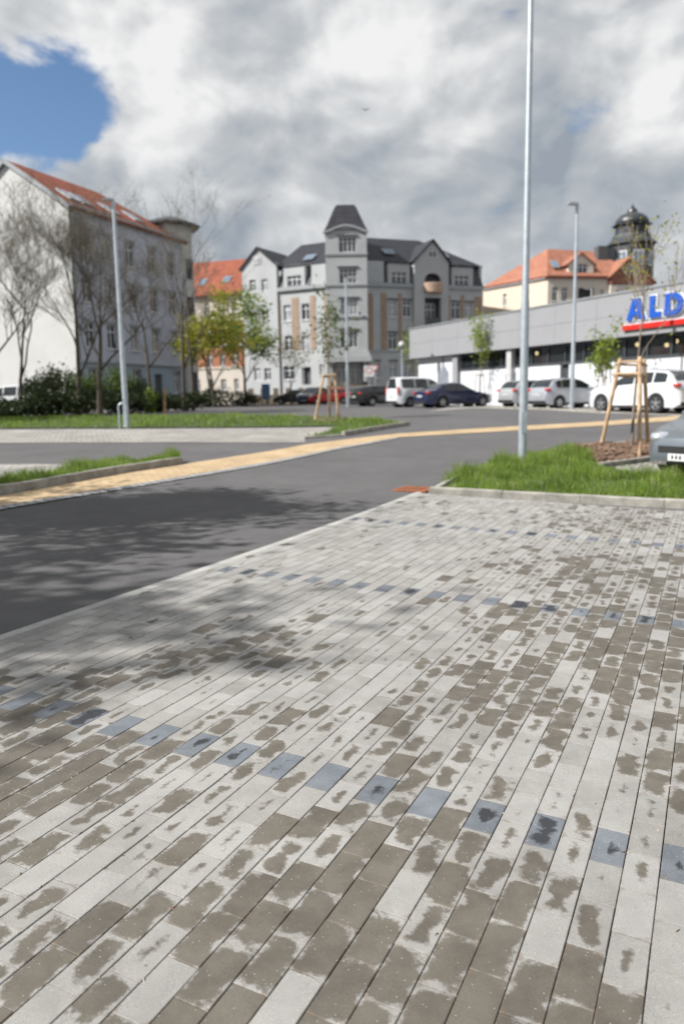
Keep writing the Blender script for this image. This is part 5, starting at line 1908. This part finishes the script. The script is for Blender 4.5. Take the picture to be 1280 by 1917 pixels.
GT = 'bare trees before the white gabled house'
tree('bare_tree', 'bare tree leaning at the left edge of the photo', gp(-35, 770, 38), 12, .58, 21, M_BUD, 1800, .035, .15, .22, 6, GT, lean=(.06, 0), kids=(3, 5), up=.72)
tree('bare_tree', 'slender bare forked tree in front of the white gable', gp(38, 770, 40), 11.6, .50, 22, M_BUD, 1800, .035, .13, .25, 6, GT, lean=(.03, 0), kids=(3, 5), up=.72)
tree('bare_tree', 'bare tree before the corner of the white gable', gp(147, 772, 40), 11.5, .48, 23, M_BUD, 2200, .035, .17, .24, 6, GT, kids=(3, 5), up=.72)
tree('bare_tree', 'widest bare tree left of the lawn lamp post', gp(187, 776, 39), 11.8, .54, 24, M_BUD, 3200, .035, .19, .26, 6, GT, kids=(4, 5))
tree('bare_tree', 'bare tree just right of the lawn lamp post', gp(283, 770, 45), 12.6, .45, 25, M_BUD, 1800, .035, .15, .28, 6, GT, kids=(3, 4), up=.72)
tree('bare_tree', 'tall thin bare tree before the round turret', gp(345, 768, 48), 13.4, .42, 26, M_BUD, 1500, .035, .17, .26, 6, GT, kids=(2, 4), up=.72)
tree('bare_tree', 'bare tree right beside the turret tree with dark trunk', gp(362, 767, 49), 13.0, .42, 27, M_BUD, 1300, .035, .17, .28, 6, GT, kids=(2, 4), up=.72)
tree('bare_tree', 'distant bare tree top rising beside the turret', gp(396, 752, 80), 14.5, .45, 28, None, 0, .05, .2, .5, 5, kids=(3, 4))
tree('leafing_tree', 'yellow-green leafing tree before the orange brick house', gp(402, 760, 60), 9.0, .70, 31, M_YLEAF, 3300, .14, .17, .25, 5, kids=(3, 4))
tree('leafing_tree', 'fresh green leafing tree before the grey gabled bay', gp(462, 756, 66), 10.2, .72, 32, M_GLEAF, 3900, .15, .18, .25, 5, kids=(3, 4))
tree('leafing_tree', 'thin brownish tree in front of the grey building door', gp(545, 752, 70), 7.0, .55, 33, M_BUD, 700, .10, .10, .3, 4)

# trees left of the frame whose shadows fall across driveway and lawn
tree('shade_tree', 'tree left of the frame whose branch shadow crosses the driveway', Vector((-9.5, 7.9, gz(-9.5, 7.9))), 7.0, .6, 41, M_MLEAF, 14000, .095, .16, .45, 5, kids=(4, 5))
tree('shade_tree', 'tree left of the frame shading the near paving edge', Vector((-13.9, 3.2, gz(-13.9, 3.2))), 11.0, .34, 42, M_MLEAF, 23000, .12, .2, .55, 5, kids=(4, 5))
for k, (x, y) in enumerate(((-24, 30), (-29, 36), (-34, 44))):  # unseen trees added so that their shade darkens the hedge
    tree('shade_tree', ('nearest', 'middle', 'farthest')[k] + ' of three unseen trees added to shade the hedge', Vector((x, y, gz(x, y))), 12.0, .8, 50 + k, M_MLEAF, 5200, .2, .2, .12, 5, kids=(4, 5))


def shrub(name, label, p, rx, rz, n, seed, m, lsize=.11, ry=None, group=None):
    t = thing(name, label, 'shrub', p, 0, group)
    r = np.random.default_rng(seed)
    rg_ = random.Random(seed)
    mb = MB()
    for k in range(9):
        a = rg_.uniform(0, 6.28)
        mb.tube([(0, 0, -.05), (math.cos(a) * rx * .3, math.sin(a) * rx * .3, rz * .8), (math.cos(a) * rx * .6, math.sin(a) * rx * .6, rz * 1.5)], [.03, .02, .008], 4, cap=False)
    mb.build('stem', M_BARK, t)
    ry = ry or rx
    C = r.normal(size=(26, 3))
    C /= np.linalg.norm(C, axis=1)[:, None]
    C *= r.uniform(.35, .85, (26, 1))
    P = C[r.integers(0, 26, n)] + r.normal(0, .20, (n, 3))
    P = P * np.array([rx, ry, rz]) + np.array([0, 0, rz * .95])
    P[:, 2] = np.abs(P[:, 2]) + .03
    acc = []
    leaves_np(acc, P, lsize, r)
    me = bpy.data.meshes.new('foliage')
    V = acc[0]
    me.from_pydata(V.tolist(), [], [(4 * i, 4 * i + 1, 4 * i + 2, 4 * i + 3) for i in range(n)])
    me.materials.append(m)
    link('foliage', me, t)
    return t


GS = 'dark shrubs under the bare trees'
for k, (px_, Y, rx, rz, n, m_, lab) in enumerate((
        (-40, 41, 1.8, .5, 2600, M_DLEAF, 'low dark shrub at the left edge before the white van'),
        (86, 43, 1.3, 1.25, 2200, M_DLEAF, 'dark evergreen shrub before the white gable'),
        (112, 44, 1.4, 1.5, 2400, M_DLEAF, 'tallest dark shrub below the white gable corner'),
        (165, 44, 1.5, 1.3, 1700, M_MLEAF, 'green shrub between the two nearest tree trunks'),
        (215, 45, 1.5, 1.5, 1600, M_MLEAF, 'loose green shrub behind the lawn lamp post'),
        (262, 46, 1.2, 1.1, 1800, M_DLEAF, 'dark shrub just right of the lamp post foot'),
        (20, 39, 1.9, .48, 2600, M_DLEAF, 'flat dark hedge piece below the white van'),
        (95, 39.5, 1.9, .70, 2600, M_DLEAF, 'flat dark hedge piece below the gable shrubs'),
        (160, 40.5, 1.9, .70, 2600, M_DLEAF, 'flat dark hedge piece around the widest bare tree'),
        (232, 43, 1.8, .62, 2300, M_DLEAF, 'flat dark hedge piece behind the bicycle hoop'),
        (300, 46, 1.8, .60, 2300, M_DLEAF, 'flat dark hedge piece behind the small wooden stake'),
        (352, 49, 1.6, .60, 2000, M_DLEAF, 'flat dark hedge piece at the turret tree feet'),
        (283, 44.5, .5, .7, 500, M_GLEAF, 'small light green bush at the foot of a bare trunk'),
        (392, 62, 2.0, .8, 1600, M_DLEAF, 'dark low shrub under the yellow-green tree'),
        (450, 66, 2.2, .7, 1500, M_DLEAF, 'dark low shrub under the fresh green tree'))):
    shrub('shrub', lab, gp(px_, 770, Y), rx, rz, n, 70 + k, m_, .10, group=GS)
tag(MB().box((-.06, -.06, -.1), (.06, .06, 1.35)).box((-.07, -.07, 1.352), (.07, .07, 1.40)).build('wooden_stake', mat('weathered_stake', (0.33, 0.20, 0.11), 0.9), None, Matrix.Translation(gp(309, 772, 43)) @ Matrix.Rotation(.04, 4, 'Y')),
    'single wooden stake on the far lawn edge', 'stake')

# staked young trees
M_WOOD = mat('new_pine_post', (0.44, 0.295, 0.175), 0.85, var=0.25, vscale=4, col2=(0.54, 0.37, 0.225), bump=0.3, bscale=30)
M_TIE = mat('tree_tie', (0.06, 0.05, 0.04), 0.9)


def tripod(label, feet, tops, rad, crossz, m_=None):
    """leaning posts from feet to tops with cross battens near the top"""
    c = sum((Vector(q) for q in feet), Vector()) / len(feet)
    t = thing('tree_support', label, 'tree support', c)
    F = [Vector(q) - c for q in feet]
    T = [Vector(q) - c for q in tops]
    for a, b_ in zip(F, T):
        d = (b_ - a).normalized()
        MB().tube([a - d * .1, b_, b_ + d * .012], [rad, rad * .95, rad * .8], 10).build('post', m_ or M_WOOD, t, smooth=math.radians(50))
    n = len(F)
    for fz_ in crossz:
        for i in range(n if n > 2 else 1):
            j = (i + 1) % n
            p = F[i].lerp(T[i], fz_ - i * .012)
            q = F[j].lerp(T[j], fz_ - i * .012)
            d = (q - p).normalized()
            MB().tube([p - d * rad * 1.6, q + d * rad * 1.6], rad * .62, 8).build('cross_batten', m_ or M_WOOD, t)
    return t


# right: three stout posts on the mulch
f1, f2, f3 = G(1124, 838), G(1196, 860), G(1212, 836)
ft_ = G(1181, 838)
s1 = at(1160, 672, f1.y - .45)
s2 = at(1197, 669, f2.y + .45)
s3 = at(1205, 674, f3.y - .55)
tripod('tripod of three stout pine posts around the thin mulch bed tree', [f1, f2, f3], [s1, s2, s3], .044, (.965, .84))
tree('young_tree', 'thin young tree inside the right pine tripod', ft_, 5.3, .26, 191, M_YLEAF, 300, .045, .045, .52, 4, bark=M_YBARK, kids=(3, 4), up=.7)
# middle
m1, m2, m3 = G(589, 789), G(634, 787.5), G(617, 783)
q1, q2, q3 = at(606, 701, m1.y), at(626, 699.5, m2.y), at(617, 701, m3.y - .6)
tripod('tripod of pine posts on the grass island in the middle', [m1, m2, m3], [q1, q2, q3], .045, (.97,))
tree('young_tree', 'thin young tree with sparse leaves inside the middle tripod', G(616, 786), 5.1, .34, 92, M_MLEAF, 520, .075, .045, .35, 4, bark=M_YBARK, kids=(3, 4), up=.85)
o, _ = patch('mulch_bed', [(585, 791), (605, 792.5), (640, 791), (645, 786), (615, 783), (588, 785.5)], M_MULCH, 0.06, .5)
o['label'] = 'small mulch patch under the middle staked tree'
# along the supermarket wall
for k, (px_, py_, Y, hh_, nl, sd_, lab) in enumerate(((772, 760, 58.5, 5.9, 900, 94, 'narrow young tree left of the supermarket corner'),
                                                    (897, 757, 48.0, 5.6, 900, 95, 'young tree with fresh leaves before the white supermarket wall'),
                                                    (1130, 752, 36.5, 4.2, 1000, 96, 'young bushy tree before the window strip behind the white SUV'))):
    b0 = gp(px_, py_, Y)
    tree('young_tree', lab, b0, hh_, .30, sd_, leafmat('spring_leaf', (0.20, 0.28, 0.03), (0.30, 0.38, 0.06), 0.5), int(nl * .7), .10, .05, .40, 4, bark=M_YBARK, kids=(3, 4), up=.95, group='young trees along the supermarket')
    F = [b0 + Vector((.45 * math.cos(a), .45 * math.sin(a), 0)) for a in (.3, 2.4, 4.5)]
    T = [b0 + Vector((.25 * math.cos(a), .25 * math.sin(a), 2.0)) for a in (.3, 2.4, 4.5)]
    tripod(('slim stakes around the tree left of the supermarket corner', 'slim stakes around the tree before the white wall', 'slim stakes around the tree behind the white SUV')[k], F, T, .028, (.96,), mat('grey_stake', (0.24, 0.19, 0.16), 0.9))

# ------------------------------------------------------------------ signs, wall, board
c_ = at(691, 745, 57)
sgn = thing('road_sign', 'square white zone sign with red ring near the grey tower', 'sign', (c_.x, 57, gz(c_.x, 57)))
MB().tube([(0, 0, -.1), (0, 0, 2.75)], .035, 8).build('post', M_GALV, sgn)
zt = at(691, 695, 57).z - gz(c_.x, 57)
MB().box((-.37, -.06, zt - .40), (.37, -.04, zt + .40)).build('sign_plate', M_PLATE, sgn)
ring = MB()
for i in range(20):
    a, b_ = 2 * math.pi * i / 20, 2 * math.pi * (i + 1) / 20
    ring.add([(r_ * math.cos(x), y, zt + .06 + r_ * math.sin(x)) for y in (-.066, -.062) for r_, x in ((.20, a), (.25, a), (.25, b_), (.20, b_))], [(0, 1, 2, 3), (7, 6, 5, 4), (1, 5, 6, 2), (0, 3, 7, 4)])
ring.build('red_ring', M_SRD, sgn)
c_ = at(702, 690, 58.5)
sg2 = thing('warning_sign', 'red triangular sign behind the white zone sign', 'sign', (c_.x, 58.5, gz(c_.x, 58.5)))
zt2 = c_.z - gz(c_.x, 58.5)
MB().tube([(0, 0, -.1), (0, 0, zt2 + .3)], .035, 8).build('post', M_GALV, sg2)
MB().prism([(-.3, zt2 + .25), (0, zt2 - .3), (.3, zt2 + .25)], -.06, -.04).build('sign_plate', M_SRD, sg2)
MB().prism([(-.2, zt2 + .19), (0, zt2 - .16), (.2, zt2 + .19)], -.066, -.0605).build('sign_face', M_PLATE, sg2)
c_ = at(498, 742, 70)
nb = thing('notice_board', 'blue notice board before the grey gabled bay', 'notice board', (c_.x, 70, gz(c_.x, 70)))
for s_ in (-.3, .3):
    MB().box((s_ - .04, -.03, -.1), (s_ + .04, .03, .7)).build('post', M_GALV, nb)
MB().box((-.38, -.05, .55), (.38, .05, 1.95)).build('panel', mat('board_blue', (0.10, 0.20, 0.36), 0.5), nb)
# low stone garden wall along the corner building
gw0, gw1 = at(470, 740, 82), at(612, 740, 81)
gw = thing('garden_wall', 'low brown stone garden wall with pillars before the corner building', 'wall', (gw0.x, gw0.y, GZF))
n = 6
dv = (gw1 - gw0)
for i in range(n):
    a = dv * (i / n)
    b_ = dv * ((i + 1) / n)
    MB().box((a.x + .25, -.2 + a.y, -.1), (b_.x - .25, .2 + a.y, 1.0)).build('wall_panel', M_STONE, gw)
    MB().box((a.x - .28, -.3 + a.y, -.1), (a.x + .24, .3 + a.y, 1.7)).build('pillar', M_STONE, gw)
# a bird high in the sky
bp_ = at(684, 206, 60)
bd = thing('bird', 'tiny dark bird flying high below the clouds', 'bird', bp_)
M_BIRD = mat('bird_dark', (0.03, 0.03, 0.035), 0.8)
MB().lathe([(.01, -.16), (.05, -.08), (.055, .02), (.03, .12), (.008, .17)], 8, axis='Y').build('body', M_BIRD, bd)
for s_ in (1, -1):
    MB().add([(s_ * .03, -.05, .02), (s_ * .03, .08, .02), (s_ * .2, .10, .10), (s_ * .36, -.02, .05), (s_ * .2, -.04, .095)], [(0, 1, 2, 4), (4, 2, 3)]).build('wing', M_BIRD, bd)
